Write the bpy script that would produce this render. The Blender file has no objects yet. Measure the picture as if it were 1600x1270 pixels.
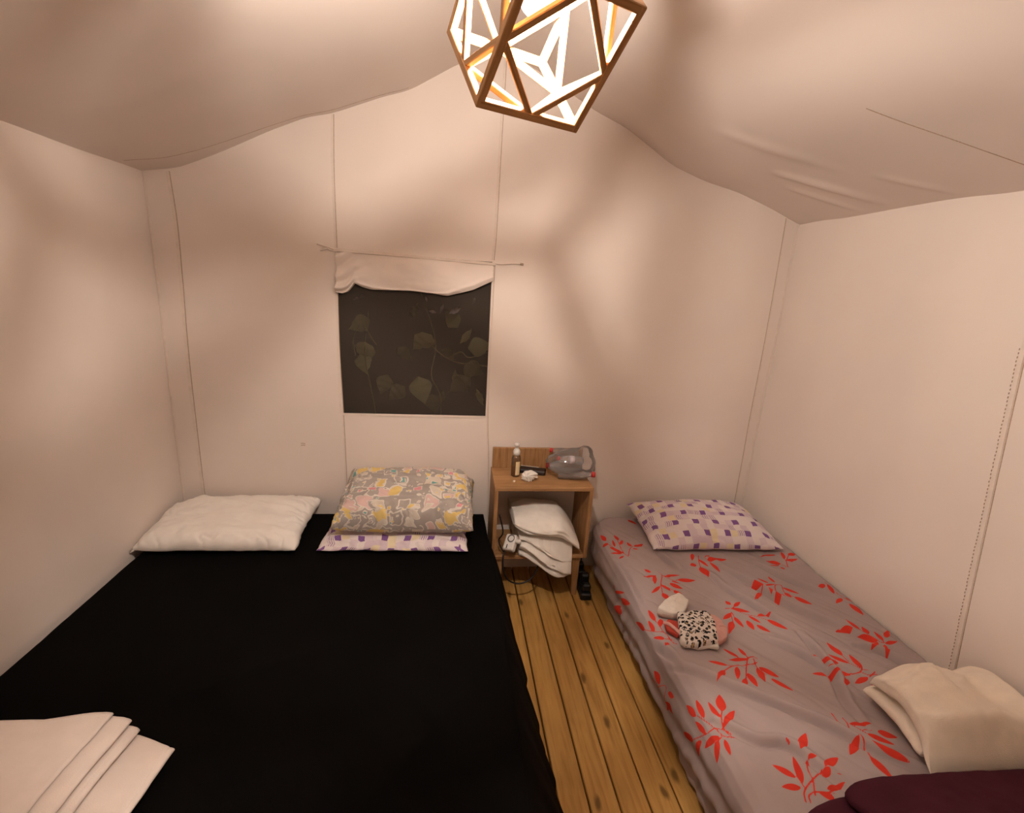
import bpy, math, random
import numpy as np
from mathutils import Matrix, Vector

# ------------------------------------------------------------------ camera, world, exposure
sc = bpy.context.scene
col = sc.collection
cam_d = bpy.data.cameras.new('camera')
cam_d.sensor_fit = 'HORIZONTAL'; cam_d.sensor_width = 36.0
cam_d.lens = 740.0 / 1600.0 * 36.0
cam_d.clip_start = 0.02
cam = bpy.data.objects.new('camera', cam_d); col.objects.link(cam)
CR = ((0.99148367, -0.02599238, -0.12761082), (-0.1166081, 0.25912911, -0.95877769), (0.0579886, 0.96549288, 0.25389135))
CM = Matrix(CR).to_4x4(); CM.translation = (0, 0, 1.66)
cam.matrix_world = CM
sc.camera = cam
w = bpy.data.worlds.new('night'); sc.world = w; w.use_nodes = True
w.node_tree.nodes['Background'].inputs[0].default_value = (0.010, 0.009, 0.008, 1)
w.node_tree.nodes['Background'].inputs[1].default_value = 0.4
vs = sc.view_settings
vs.view_transform = 'Standard'; vs.look = 'None'; vs.gamma = 1.0; vs.use_curve_mapping = False
vs.exposure = 0.0
BULB_STRENGTH = 8400.0
BULB_COLOR = (1.0, 0.875, 0.775)

# ------------------------------------------------------------------ helpers
rng = np.random.default_rng(7)
random.seed(5)
WORLD = {}            # object -> world location of its origin

def _hash(ix, iy, iz, seed):
    h = (ix * 374761393 + iy * 668265263 + iz * 2147483647 + seed * 974711) & 0xffffffff
    h = ((h ^ (h >> 13)) * 1274126177) & 0xffffffff
    return ((h ^ (h >> 16)) & 0xffff) / 65535.0

def vnoise(x, y, z=0.0, seed=0):
    x = np.asarray(x, float); y = np.asarray(y, float); z = np.asarray(z, float) + np.zeros_like(x)
    ix = np.floor(x).astype(np.int64); iy = np.floor(y).astype(np.int64); iz = np.floor(z).astype(np.int64)
    fx, fy, fz = x - ix, y - iy, z - iz
    s = lambda t: t * t * t * (t * (t * 6 - 15) + 10)
    fx, fy, fz = s(fx), s(fy), s(fz)
    out = 0
    for dx in (0, 1):
        for dy in (0, 1):
            for dz in (0, 1):
                wgt = (fx if dx else 1 - fx) * (fy if dy else 1 - fy) * (fz if dz else 1 - fz)
                out = out + wgt * _hash(ix + dx, iy + dy, iz + dz, seed)
    return out * 2 - 1

def fbm(x, y, z=0.0, seed=0, oct=3):
    x = np.asarray(x, float); y = np.asarray(y, float); a = 1.0; o = 0; t = 0
    for k in range(oct):
        o = o + a * vnoise(x * 2 ** k, y * 2 ** k, np.asarray(z) * 2 ** k, seed + k); t += a; a *= .5
    return o / t

def nodes_of(m): return m.node_tree.nodes, m.node_tree.links

def base_mat(name, color, rough=0.8, **kw):
    m = bpy.data.materials.new(name); m.use_nodes = True
    b = m.node_tree.nodes['Principled BSDF']
    b.inputs['Base Color'].default_value = (*color, 1); b.inputs['Roughness'].default_value = rough
    for k, v in kw.items(): b.inputs[k.replace('_', ' ')].default_value = v
    return m

def fabric(name, color, var=0.06, scale=6.0, weave=900.0, bump=0.15, rough=0.92, spec=0.15, sheen=0.0):
    m = base_mat(name, color, rough)
    n, l = nodes_of(m); b = n['Principled BSDF']
    b.inputs['Specular IOR Level'].default_value = spec
    if sheen: b.inputs['Sheen Weight'].default_value = sheen
    tc = n.new('ShaderNodeTexCoord')
    nz = n.new('ShaderNodeTexNoise'); nz.inputs['Scale'].default_value = scale; nz.inputs['Detail'].default_value = 5
    l.new(tc.outputs['Object'], nz.inputs['Vector'])
    rp = n.new('ShaderNodeValToRGB')
    rp.color_ramp.elements[0].position = .3; rp.color_ramp.elements[1].position = .7
    rp.color_ramp.elements[0].color = (*[c * (1 - var) for c in color], 1)
    rp.color_ramp.elements[1].color = (*[min(1, c * (1 + var)) for c in color], 1)
    l.new(nz.outputs['Fac'], rp.inputs[0]); l.new(rp.outputs[0], b.inputs['Base Color'])
    n2 = n.new('ShaderNodeTexNoise'); n2.inputs['Scale'].default_value = weave; n2.inputs['Detail'].default_value = 2
    l.new(tc.outputs['Object'], n2.inputs['Vector'])
    bp = n.new('ShaderNodeBump'); bp.inputs['Strength'].default_value = bump; bp.inputs['Distance'].default_value = .002
    l.new(n2.outputs['Fac'], bp.inputs['Height']); l.new(bp.outputs[0], b.inputs['Normal'])
    return m

def mk(name, verts, faces, mat, parent=None, smooth=False, uv=None, origin=None):
    """one mesh object from world-space vertices; origin = base centre unless given"""
    v = np.asarray(verts, float)
    if origin is None:
        origin = np.array([(v[:, 0].min() + v[:, 0].max()) / 2, (v[:, 1].min() + v[:, 1].max()) / 2, v[:, 2].min()])
    origin = np.asarray(origin, float)
    me = bpy.data.meshes.new(name)
    if isinstance(faces, np.ndarray):
        f = faces.astype(np.int32); nf = len(f); k = f.shape[1]
        me.vertices.add(len(v)); me.vertices.foreach_set('co', (v - origin).astype(np.float32).ravel())
        me.loops.add(nf * k); me.loops.foreach_set('vertex_index', f.ravel())
        me.polygons.add(nf)
        me.polygons.foreach_set('loop_start', np.arange(0, nf * k, k, dtype=np.int32))
        me.update(calc_edges=True); me.validate()
    else:
        me.from_pydata([tuple(p) for p in (v - origin)], [], [tuple(int(i) for i in f) for f in faces])
        me.update()
    if smooth: me.polygons.foreach_set('use_smooth', [True] * len(me.polygons))
    if uv is not None:
        uvl = me.uv_layers.new(name='uv')
        li = np.empty(len(me.loops), np.int32); me.loops.foreach_get('vertex_index', li)
        uvl.data.foreach_set('uv', np.asarray(uv, np.float32)[li].ravel())
    me.materials.append(mat)
    o = bpy.data.objects.new(name, me); col.objects.link(o)
    pw = np.zeros(3)
    if parent is not None:
        o.parent = parent; pw = WORLD[parent.name]
    o.location = origin - pw
    WORLD[o.name] = origin
    return o

def empty(name, loc, parent=None):
    o = bpy.data.objects.new(name, None); col.objects.link(o); o.empty_display_size = .05
    pw = np.zeros(3)
    if parent is not None: o.parent = parent; pw = WORLD[parent.name]
    o.location = np.asarray(loc, float) - pw; WORLD[o.name] = np.asarray(loc, float)
    return o

def tag(o, label, cat, group=None):
    o['label'] = label; o['category'] = cat
    if group: o['group'] = group
    return o

def struct(o, label=None):
    o['kind'] = 'structure'
    if label: o['label'] = label
    return o

def gridfaces(nu, nv, wrapu=False):
    """quads for an (nu x nv) vertex grid, index = i*nv + j"""
    i = np.arange(nu if wrapu else nu - 1); j = np.arange(nv - 1)
    I, J = np.meshgrid(i, j, indexing='ij'); I2 = (I + 1) % nu
    return np.stack([I * nv + J, I2 * nv + J, I2 * nv + J + 1, I * nv + J + 1], -1).reshape(-1, 4)

def box(c, s, rot=None, bevel=0.0):
    """vertices/faces of a box with chamfered edges (24 corner points when bevelled)"""
    hx, hy, hz = np.array(s) / 2.0
    if bevel <= 0:
        v = np.array([(x, y, z) for x in (-hx, hx) for y in (-hy, hy) for z in (-hz, hz)])
        f = [(0, 1, 3, 2), (4, 6, 7, 5), (0, 4, 5, 1), (2, 3, 7, 6), (0, 2, 6, 4), (1, 5, 7, 3)]
    else:
        b = min(bevel, hx * .95, hy * .95, hz * .95); v = []; idx = {}
        for sx in (-1, 1):
            for sy in (-1, 1):
                for sz in (-1, 1):
                    for a in range(3):
                        p = [sx * (hx - b), sy * (hy - b), sz * (hz - b)]
                        p[a] = (sx * hx, sy * hy, sz * hz)[a]
                        idx[(sx, sy, sz, a)] = len(v); v.append(p)
        f = []
        for a in range(3):
            o1, o2 = [k for k in range(3) if k != a]
            for s_ in (-1, 1):
                q = []
                for t1, t2 in ((-1, -1), (1, -1), (1, 1), (-1, 1)):
                    k = [0, 0, 0]; k[a] = s_; k[o1] = t1; k[o2] = t2; q.append(idx[(*k, a)])
                f.append(tuple(q if (s_ > 0) == (a != 1) else q[::-1]))
        for a in range(3):                       # edge chamfers along axis a
            o1, o2 = [k for k in range(3) if k != a]
            for t1 in (-1, 1):
                for t2 in (-1, 1):
                    k0 = [0, 0, 0]; k1 = [0, 0, 0]; k0[a] = -1; k1[a] = 1
                    for k in (k0, k1): k[o1] = t1; k[o2] = t2
                    f.append((idx[(*k0, o1)], idx[(*k1, o1)], idx[(*k1, o2)], idx[(*k0, o2)]))
        for sx in (-1, 1):
            for sy in (-1, 1):
                for sz in (-1, 1): f.append(tuple(idx[(sx, sy, sz, a)] for a in range(3)))
        v = np.array(v)
    if rot is not None: v = v @ np.asarray(rot).T
    return v + np.asarray(c, float), f

def fixn(o):
    import bmesh
    bm = bmesh.new(); bm.from_mesh(o.data); bmesh.ops.recalc_face_normals(bm, faces=bm.faces); bm.to_mesh(o.data); bm.free()
    return o

def bx(name, lo, hi, mat, parent=None, bevel=0.002):
    lo = np.array(lo, float); hi = np.array(hi, float)
    v, f = box((lo + hi) / 2, hi - lo, None, bevel)
    return fixn(mk(name, v, f, mat, parent))

def catmull(P, n):
    P = np.asarray(P, float); Q = np.vstack([2 * P[0] - P[1], P, 2 * P[-1] - P[-2]])
    t = np.linspace(0, len(P) - 1 - 1e-9, n); k = t.astype(int); u = (t - k)[:, None]
    p0, p1, p2, p3 = Q[k], Q[k + 1], Q[k + 2], Q[k + 3]
    return .5 * (2 * p1 + (p2 - p0) * u + (2 * p0 - 5 * p1 + 4 * p2 - p3) * u ** 2 + (3 * p1 - p0 - 3 * p2 + p3) * u ** 3)

def tube_geo(P, r, n=8, res=0):
    P = np.asarray(P, float)
    if res: P = catmull(P, res)
    m = len(P); T = np.gradient(P, axis=0); T /= np.linalg.norm(T, axis=1)[:, None]
    rr = np.full(m, r) if np.isscalar(r) else np.interp(np.linspace(0, 1, m), np.linspace(0, 1, len(r)), r)
    nrm = np.cross(T[0], (0, 0, 1.0))
    if np.linalg.norm(nrm) < 1e-3: nrm = np.array([1.0, 0, 0])
    nrm /= np.linalg.norm(nrm); V = []
    for i in range(m):
        nrm = nrm - T[i] * (nrm @ T[i]); nrm /= np.linalg.norm(nrm); b = np.cross(T[i], nrm)
        for k in range(n):
            a = 2 * math.pi * k / n; V.append(P[i] + rr[i] * (math.cos(a) * nrm + math.sin(a) * b))
    F = []
    for i in range(m - 1):
        for k in range(n):
            F.append((i * n + k, i * n + (k + 1) % n, (i + 1) * n + (k + 1) % n, (i + 1) * n + k))
    F.append(tuple(range(n))[::-1]); F.append(tuple((m - 1) * n + k for k in range(n)))
    return np.array(V), F

def tube(name, P, r, mat, parent=None, n=8, res=0):
    v, f = tube_geo(P, r, n, res); return mk(name, v, f, mat, parent, smooth=True)

def lathe_geo(prof, n=20, M=None):
    prof = np.asarray(prof, float); V = []; m = len(prof)
    for k in range(n):
        a = 2 * math.pi * k / n
        for r, h in prof: V.append((r * math.cos(a), r * math.sin(a), h))
    F = []
    for k in range(n):
        k2 = (k + 1) % n
        for i in range(m - 1): F.append((k * m + i, k2 * m + i, k2 * m + i + 1, k * m + i + 1))
    if prof[0][0] > 1e-6: F.append(tuple(k * m for k in range(n))[::-1])
    if prof[-1][0] > 1e-6: F.append(tuple(k * m + m - 1 for k in range(n)))
    V = np.array(V)
    if M is not None:
        M = np.array(M); V = V @ M[:3, :3].T + M[:3, 3]
    return V, F

def lathe(name, prof, mat, M=None, parent=None, n=20, smooth=True):
    v, f = lathe_geo(prof, n, M); return mk(name, v, f, mat, parent, smooth)

def ribbon(name, P, N, width, h, mat, parent, sink=.0015):
    """thin raised strip along the 3-D path P with surface normal N (array or one vector)"""
    P = np.asarray(P, float); N = np.broadcast_to(np.asarray(N, float), P.shape)
    T = np.gradient(P, axis=0); T /= np.linalg.norm(T, axis=1)[:, None]
    S = np.cross(T, N); S /= np.linalg.norm(S, axis=1)[:, None]
    cs = [(-.5, -sink), (-.38, h), (.38, h), (.5, -sink)]
    V = np.stack([P + S * (a * width) + N * b for a, b in cs], 1).reshape(-1, 3); k = 4
    F = []
    for i in range(len(P) - 1):
        for j in range(3): F.append((i * k + j, i * k + j + 1, (i + 1) * k + j + 1, (i + 1) * k + j))
    F.append((0, 1, 2, 3)); e = (len(P) - 1) * k; F.append((e + 3, e + 2, e + 1, e))
    return fixn(mk(name, V, F, mat, parent))

def folded(name, prof, thick, vmap, mat, parent=None, nprof=120, nv=40, origin=None, flare=None):
    """a cloth folded on itself: centre line prof in (u, w) swept over v in 0..1; vmap(u, v, w) -> xyz"""
    C = catmull(prof, nprof)
    d = np.gradient(C, axis=0); d /= np.linalg.norm(d, axis=1)[:, None]; n = np.stack([-d[:, 1], d[:, 0]], 1)
    a = C + n * thick / 2; b = C - n * thick / 2
    tip1 = C[-1] + d[-1] * thick * .4; tip0 = C[0] - d[0] * thick * .4
    loop = np.vstack([a, tip1[None], b[::-1], tip0[None]]); m = len(loop)
    sprm = np.concatenate([np.linspace(0, 1, nprof), [1], np.linspace(1, 0, nprof), [0]])
    V = []
    for j in range(nv):
        v = j / (nv - 1)
        V.append(np.stack(vmap(loop[:, 0], np.full(m, v), loop[:, 1], sprm), 1))
    V = np.concatenate(V); F = []
    for j in range(nv - 1):
        for i in range(m):
            i2 = (i + 1) % m; F.append((j * m + i, j * m + i2, (j + 1) * m + i2, (j + 1) * m + i))
    for j, rev in ((0, False), (nv - 1, True)):
        o = j * m
        for i in range(nprof - 1):
            q = (o + i, o + i + 1, o + 2 * nprof - i - 1, o + 2 * nprof - i)
            F.append(q if not rev else q[::-1])
        for q in ((o + nprof - 1, o + nprof, o + nprof + 1), (o, o + 2 * nprof, o + 2 * nprof + 1)): F.append(q)
    return fixn(mk(name, V, F, mat, parent, smooth=True, origin=origin))

# ------------------------------------------------------------------ shared materials
CANVAS = (0.81, 0.715, 0.645)
M_canvas = fabric('canvas', CANVAS, var=.035, scale=2.2, weave=500, bump=.12)
M_roof = fabric('roof_liner', (0.76, 0.665, 0.60), var=.035, scale=2.0, weave=500, bump=.12)
M_seam = fabric('seam_canvas', (0.78, 0.68, 0.60), var=.05, scale=30, weave=700, bump=.2)
M_thread = fabric('seam_thread', (0.45, 0.33, 0.24), var=.2, scale=200, weave=900, bump=.1)

def wood(name, c0, c1, dark, axis=1, scale=9.0, knots=True, rough=.55, grain=16.0):
    m = base_mat(name, c0, rough); n, l = nodes_of(m); b = n['Principled BSDF']
    b.inputs['Specular IOR Level'].default_value = .3
    tc = n.new('ShaderNodeTexCoord'); oi = n.new('ShaderNodeObjectInfo')
    mp = n.new('ShaderNodeMapping'); s = [grain] * 3; s[axis] = grain * .07; mp.inputs['Scale'].default_value = s
    l.new(tc.outputs['Object'], mp.inputs['Vector'])
    off = n.new('ShaderNodeVectorMath'); off.operation = 'SCALE'; off.inputs[0].default_value = (31, 47, 23)
    l.new(oi.outputs['Random'], off.inputs['Scale']); l.new(off.outputs[0], mp.inputs['Location'])
    n1 = n.new('ShaderNodeTexNoise'); n1.inputs['Scale'].default_value = scale * .35; n1.inputs['Detail'].default_value = 6; n1.inputs['Distortion'].default_value = .8
    l.new(mp.outputs[0], n1.inputs['Vector'])
    r1 = n.new('ShaderNodeValToRGB'); e = r1.color_ramp.elements
    e[0].position = .32; e[0].color = (*dark, 1); e[1].position = .72; e[1].color = (*c1, 1)
    k = e.new(.5); k.color = (*c0, 1)
    l.new(n1.outputs['Fac'], r1.inputs[0]); last = r1.outputs[0]
    n3 = n.new('ShaderNodeTexNoise'); n3.inputs['Scale'].default_value = 4; n3.inputs['Detail'].default_value = 3
    ad = n.new('ShaderNodeVectorMath'); ad.operation = 'ADD'
    l.new(tc.outputs['Object'], ad.inputs[0]); l.new(off.outputs[0], ad.inputs[1]); l.new(ad.outputs[0], n3.inputs['Vector'])
    mx = n.new('ShaderNodeMix'); mx.data_type = 'RGBA'; mx.blend_type = 'MULTIPLY'; mx.inputs['Factor'].default_value = .55
    r3 = n.new('ShaderNodeValToRGB'); r3.color_ramp.elements[0].position = .3; r3.color_ramp.elements[0].color = (.62, .58, .52, 1); r3.color_ramp.elements[1].position = .65
    l.new(n3.outputs['Fac'], r3.inputs[0]); l.new(last, mx.inputs['A']); l.new(r3.outputs[0], mx.inputs['B']); last = mx.outputs['Result']
    if knots:
        mk_ = n.new('ShaderNodeMapping'); s = [5.5] * 3; s[axis] = 2.4; mk_.inputs['Scale'].default_value = s
        l.new(ad.outputs[0], mk_.inputs['Vector'])
        nd = n.new('ShaderNodeTexNoise'); nd.inputs['Scale'].default_value = 6; l.new(mk_.outputs[0], nd.inputs['Vector'])
        dm = n.new('ShaderNodeMix'); dm.data_type = 'VECTOR'; dm.inputs['Factor'].default_value = .08
        l.new(mk_.outputs[0], dm.inputs['A']); l.new(nd.outputs['Color'], dm.inputs['B'])
        vo = n.new('ShaderNodeTexVoronoi'); vo.voronoi_dimensions = '2D'; vo.inputs['Scale'].default_value = 1.0; l.new(dm.outputs['Result'], vo.inputs['Vector'])
        rk = n.new('ShaderNodeValToRGB'); rk.color_ramp.elements[0].position = .03; rk.color_ramp.elements[0].color = (1, 1, 1, 1)
        rk.color_ramp.elements[1].position = .075; rk.color_ramp.elements[1].color = (0, 0, 0, 1)
        l.new(vo.outputs['Distance'], rk.inputs[0])
        m2 = n.new('ShaderNodeMix'); m2.data_type = 'RGBA'; l.new(rk.outputs[0], m2.inputs['Factor'])
        l.new(last, m2.inputs['A']); m2.inputs['B'].default_value = (*[d * .45 for d in dark], 1); last = m2.outputs['Result']
    l.new(last, b.inputs['Base Color'])
    bp = n.new('ShaderNodeBump'); bp.inputs['Strength'].default_value = .25; bp.inputs['Distance'].default_value = .002
    l.new(n1.outputs['Fac'], bp.inputs['Height']); l.new(bp.outputs[0], b.inputs['Normal'])
    return m

M_plank = wood('floor_pine', (.53, .295, .082), (.60, .355, .110), (.41, .215, .056))
M_oak = wood('oak_laminate', (.42, .23, .10), (.50, .29, .14), (.30, .15, .06), axis=0, knots=False, grain=22)
M_oakv = wood('oak_laminate_upright', (.42, .23, .10), (.50, .29, .14), (.30, .15, .06), axis=2, knots=False, grain=22)
M_lampwood = wood('lamp_wood', (.46, .25, .10), (.56, .33, .15), (.34, .17, .06), axis=2, knots=False, grain=30)
M_black = base_mat('black_plastic', (.008, .008, .009), .45)
M_white_pl = base_mat('white_plastic', (.75, .72, .68), .4)

# ------------------------------------------------------------------ tent shell
XL, XR, YB, YF, ZE = -1.40, 1.815, 2.50, -1.25, 2.05
PROF = np.array([(-1.45, 2.035), (-1.399, 2.044), (-1.243, 2.07), (-1.074, 2.142), (-.848, 2.253), (-.679, 2.325), (-.567, 2.349), (-.339, 2.438),
                 (-.225, 2.472), (-.008, 2.601), (.12, 2.655), (.19, 2.668), (.26, 2.655), (.42, 2.585), (.646, 2.473), (.82, 2.412), (.934, 2.348), (1.068, 2.272), (1.25, 2.213),
                 (1.432, 2.176), (1.625, 2.113), (1.814, 2.041), (1.87, 2.03)])
_px = np.linspace(-1.45, 1.87, 400)
_pz = np.interp(_px, PROF[:, 0], PROF[:, 1]); _k = np.hanning(19); _k /= _k.sum()
_pz = np.convolve(np.pad(_pz, 9, mode='edge'), _k, mode='valid')
def prof_back(x): return np.interp(x, _px, _pz)
def ceil_z(x, y):
    x = np.asarray(x, float); y = np.asarray(y, float)
    ux = np.where(x < .19, (x - XL) / (.19 - XL), (XR - x) / (XR - .19))
    uc = np.clip(ux, 0, 1)
    mid = ZE + .615 * ux - .05 * np.sin(np.pi * uc) - .02 * np.exp(-((x - .19) / .1) ** 2)
    e = np.exp(-np.clip(YB - y, 0, 9) / .30)
    z = mid * (1 - e) + prof_back(x) * e
    bulge = .022 * fbm(x * 1.3 + 3, y * 1.1, 0, 11, 2) * np.sin(np.pi * uc) * (1 - e)
    wr = 0
    for (x0, y0, x1, y1, a, wd) in [(1.40, 2.10, 1.79, 1.91, .012, .030), (1.52, 2.18, 1.80, 2.06, .008, .02), (1.58, 1.77, 1.80, 1.63, .007, .02), (1.05, 2.0, 1.5, 1.86, .006, .04), (-1.1, 1.9, -.6, 1.7, .008, .07), (-1.0, 1.3, -.4, 1.2, .008, .08)]:
        d = np.array([x1 - x0, y1 - y0]); L2 = d @ d; t = np.clip(((x - x0) * d[0] + (y - y0) * d[1]) / L2, 0, 1)
        dd = ((x - x0) * d[1] - (y - y0) * d[0]) / math.sqrt(L2)
        end = np.hypot(x - x0 - t * d[0], y - y0 - t * d[1])
        wr = wr - a * np.sin(np.pi * np.clip(t * .8 + .2, 0, 1)) * np.exp(-(end / wd) ** 2) * (1 + .6 * np.sign(dd) * np.minimum(1, np.abs(dd) / wd))
    sc_r = -.010 * (.5 + .5 * np.sin(y * 13 + 1.5 * np.sin(y * 5))) * np.exp(-np.clip(XR - x, 0, 9) / .12) * (1 - e) - .007 * (.5 + .5 * np.sin(y * 9 + 1)) * np.exp(-np.clip(x - XL, 0, 9) / .12) * (1 - e)
    return z + bulge + wr + sc_r
WX0, WX1, WZ0, WZ1 = -.570, .188, .942, 1.752
def wallb_y(x, z):
    x = np.asarray(x, float); z = np.asarray(z, float)
    c1 = np.exp(-((x - XL) / .07) ** 2); c2 = np.exp(-((XR - x) / .06) ** 2)
    b = .010 * (fbm(x * 1.7, z * 1.2, 0, 21, 2) + .6) + .004 * (fbm(x * 9, z * 2.0, 0, 23, 2) + .5) * np.exp(-((z - .4) / .35) ** 2)
    pk = .010 * c2 * fbm(x * 10, z * 7, 0, 29, 2) * np.exp(-((z - .7) / .5) ** 2)
    return YB - np.clip(b, 0, .03) + pk + .0 * c1
def walll_x(y, z):
    b = .014 * (fbm(y * 1.3, z * 1.2, 0, 31, 2) + .3) - .035 * np.exp(-((z - .38) / .28) ** 2) * (.7 + .3 * np.sin(y * 2.2)) + .012 * np.exp(-((y - 1.9) / .5) ** 2 - ((z - .9) / .5) ** 2)
    fall = 1 - np.exp(-np.clip(YB - y, 0, 9) / .08)
    return XL + b * fall * np.clip((ZE - z) / .15, 0, 1)
def wallr_x(y, z):
    b = .014 * (fbm(y * 1.3, z * 1.2, 0, 41, 2) + .3) + .006 * fbm(y * 4, z * 1.3, 0, 43, 2) * np.clip((z - 1.2) / .8, 0, 1)
    fall = 1 - np.exp(-np.clip(YB - y, 0, 9) / .08)
    return XR - b * fall * np.clip((ZE - z) / .1, 0, 1)

# back wall with the window opening
xs = np.unique(np.concatenate([np.linspace(XL, WX0, 40), np.linspace(WX0, WX1, 34), np.linspace(WX1, XR, 70)]))
rows = 24 + 24 + 26
def zrows(x):
    top = prof_back(x) + .004
    return np.concatenate([np.linspace(-.02, WZ0, 25)[:-1], np.linspace(WZ0, WZ1, 25)[:-1], np.linspace(WZ1, top, 26)])
G = np.array([[(x, 0, z) for z in zrows(x)] for x in xs]); nz_ = G.shape[1]
G[:, :, 1] = wallb_y(G[:, :, 0], G[:, :, 2])
F = gridfaces(len(xs), nz_)
ctr = G.reshape(-1, 3)[F].mean(1)
keep = ~((ctr[:, 0] > WX0) & (ctr[:, 0] < WX1) & (ctr[:, 2] > WZ0) & (ctr[:, 2] < WZ1))
wall_back = struct(mk('wall_back', G.reshape(-1, 3), F[keep], M_canvas, smooth=True, origin=(0, YB, 0)), 'cream canvas gable wall with a mesh window')
def side(name, fx, label):
    ys = np.linspace(YF, YB + .002, 90); zz = np.linspace(-.02, ZE + .012, 50)
    Y, Z = np.meshgrid(ys, zz, indexing='ij'); X = fx(Y, Z)
    return struct(mk(name, np.stack([X, Y, Z], -1).reshape(-1, 3), gridfaces(90, 50), M_canvas, smooth=True, origin=(fx(np.array(0.), np.array(0.)), 0, 0)), label)
wall_left = side('wall_left', walll_x, 'cream canvas side wall beside the black bed')
wall_right = side('wall_right', wallr_x, 'cream canvas side wall beside the patterned bed')
xs2 = np.linspace(XL, XR, 60)
G = np.array([[(x, YF, z) for z in np.linspace(-.02, 1, 30) * (float(ceil_z(x, YF)) + .005)] for x in xs2])
wall_front = struct(mk('wall_front', G.reshape(-1, 3), gridfaces(60, 30), M_canvas, smooth=True, origin=(.2, YF, 0)), 'cream canvas entrance wall')
xs3 = np.unique(np.concatenate([np.linspace(XL - .03, XR + .03, 240)])); ys3 = np.linspace(YF - .02, YB + .01, 260)
X, Y = np.meshgrid(xs3, ys3, indexing='ij')
ceiling = struct(mk('ceiling', np.stack([X, Y, ceil_z(X, Y)], -1).reshape(-1, 3), gridfaces(len(xs3), len(ys3)), M_roof, smooth=True, origin=(.19, 0, 2.05)), 'sagging cream fabric roof liner')

# seams (raised felled strips with a thread line)
def seam_back(pts, width=.011, h=.0022, thread=None, name='seam'):
    P = catmull(pts, 40); P3 = np.stack([P[:, 0], wallb_y(P[:, 0], P[:, 1]), P[:, 1]], 1)
    sm_ = ribbon(name, P3, (0, -1, 0), width, h, M_seam, wall_back)
    if thread is not None:
        Q = P3.copy(); Q[:, 0] += thread; ribbon('seam_thread', Q, (0, -1, 0), .0028, .0012, M_thread, sm_)
seam_back([(-.567, float(prof_back(-.567)) - .005), (-.575, 2.1), (-.574, 1.77)], thread=.007)
seam_back([(.205, 2.655), (.200, 2.3), (.196, 1.9), (.190, 1.76)], thread=.007)
seam_back([(-.575, 1.74), (-.577, 1.3), (-.566, .945), (-.561, .60), (-.56, .02)], .008, .0016, thread=.006)
seam_back([(.196, 1.74), (.194, 1.3), (.196, .95), (.215, .62), (.232, .02)], .008, .0016, thread=.006)
seam_back([(-1.293, 2.052), (-1.285, 1.8), (-1.297, 1.3), (-1.298, .8), (-1.297, .02)], .016, .003, thread=.009)
seam_back([(1.735, 2.068), (1.745, 1.7), (1.752, 1.2), (1.758, .7), (1.764, .02)], .010, .002, thread=-.006)
P = np.linspace(0.42, 2.04, 30)   # corner piping
ribbon('corner_seam', np.stack([1.802 + .004 * np.sin(P * 9), wallb_y(np.full(30, 1.802), P) , P], 1), (-.3, -1, 0), .008, .002, M_seam, wall_back)
ribbon('corner_seam', np.stack([-1.392 + 0 * P, wallb_y(np.full(30, -1.392), P), P], 1), (.3, -1, 0), .008, .002, M_seam, wall_back)
for k in range(2):   # small darned spot on the wall
    a = np.linspace(-.6, .9, 9); X = -.775 + .016 * np.sin(a); Z = .762 + .008 * np.cos(a) - k * .011 * (1 - .2 * np.sin(a))
    tube('darning_stitch', np.stack([X, wallb_y(X, Z) - .002, Z], 1), .0016, M_thread, wall_back, 6)
# right wall seam with its double stitching
zz = np.linspace(.05, 2.04, 60); yy = np.interp(zz, [0, .40, 1.0, 1.52, 2.05], [1.18, 1.199, 1.255, 1.303, 1.335])
P3 = np.stack([wallr_x(yy, zz), yy, zz], 1)
ribbon('seam', P3, (-1, 0, 0), .016, .003, M_seam, wall_right)
Q = P3.copy(); Q[:, 1] -= .010; ribbon('seam_thread', Q, (-1, 0, 0), .0028, .0012, M_thread, wall_right)
V, F = [], []
for z in np.arange(.35, 1.55, .013):
    y = float(np.interp(z, zz, yy)) + .011; x = float(wallr_x(np.array(y), np.array(z)))
    v, f = box((x - .0012, y + random.uniform(-.001, .001), z), (.0022, .003, .007), None, .0008)
    F += [tuple(i + len(V) * 1 for i in q) for q in f]; V += [tuple(p) for p in v]
st_ = fixn(mk('stitching', np.array(V), F, M_thread, wall_right)); st_['kind'] = 'stuff'
# roof seams
def seam_roof(pts, width, h, n=40):
    P = catmull(pts, n); P3 = np.stack([P[:, 0], P[:, 1], ceil_z(P[:, 0], P[:, 1])], 1)
    ribbon('roof_seam', P3, (0, 0, -1), width, h, M_thread, ceiling)
seam_roof([(1.216, 1.475), (1.399, 1.443), (1.68, 1.37), (1.80, 1.34)], .0045, .001)
seam_roof([(-1.37, 2.33), (-1.128, 2.393), (-.661, 2.43), (-.226, 2.46)], .0035, .001)

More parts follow.
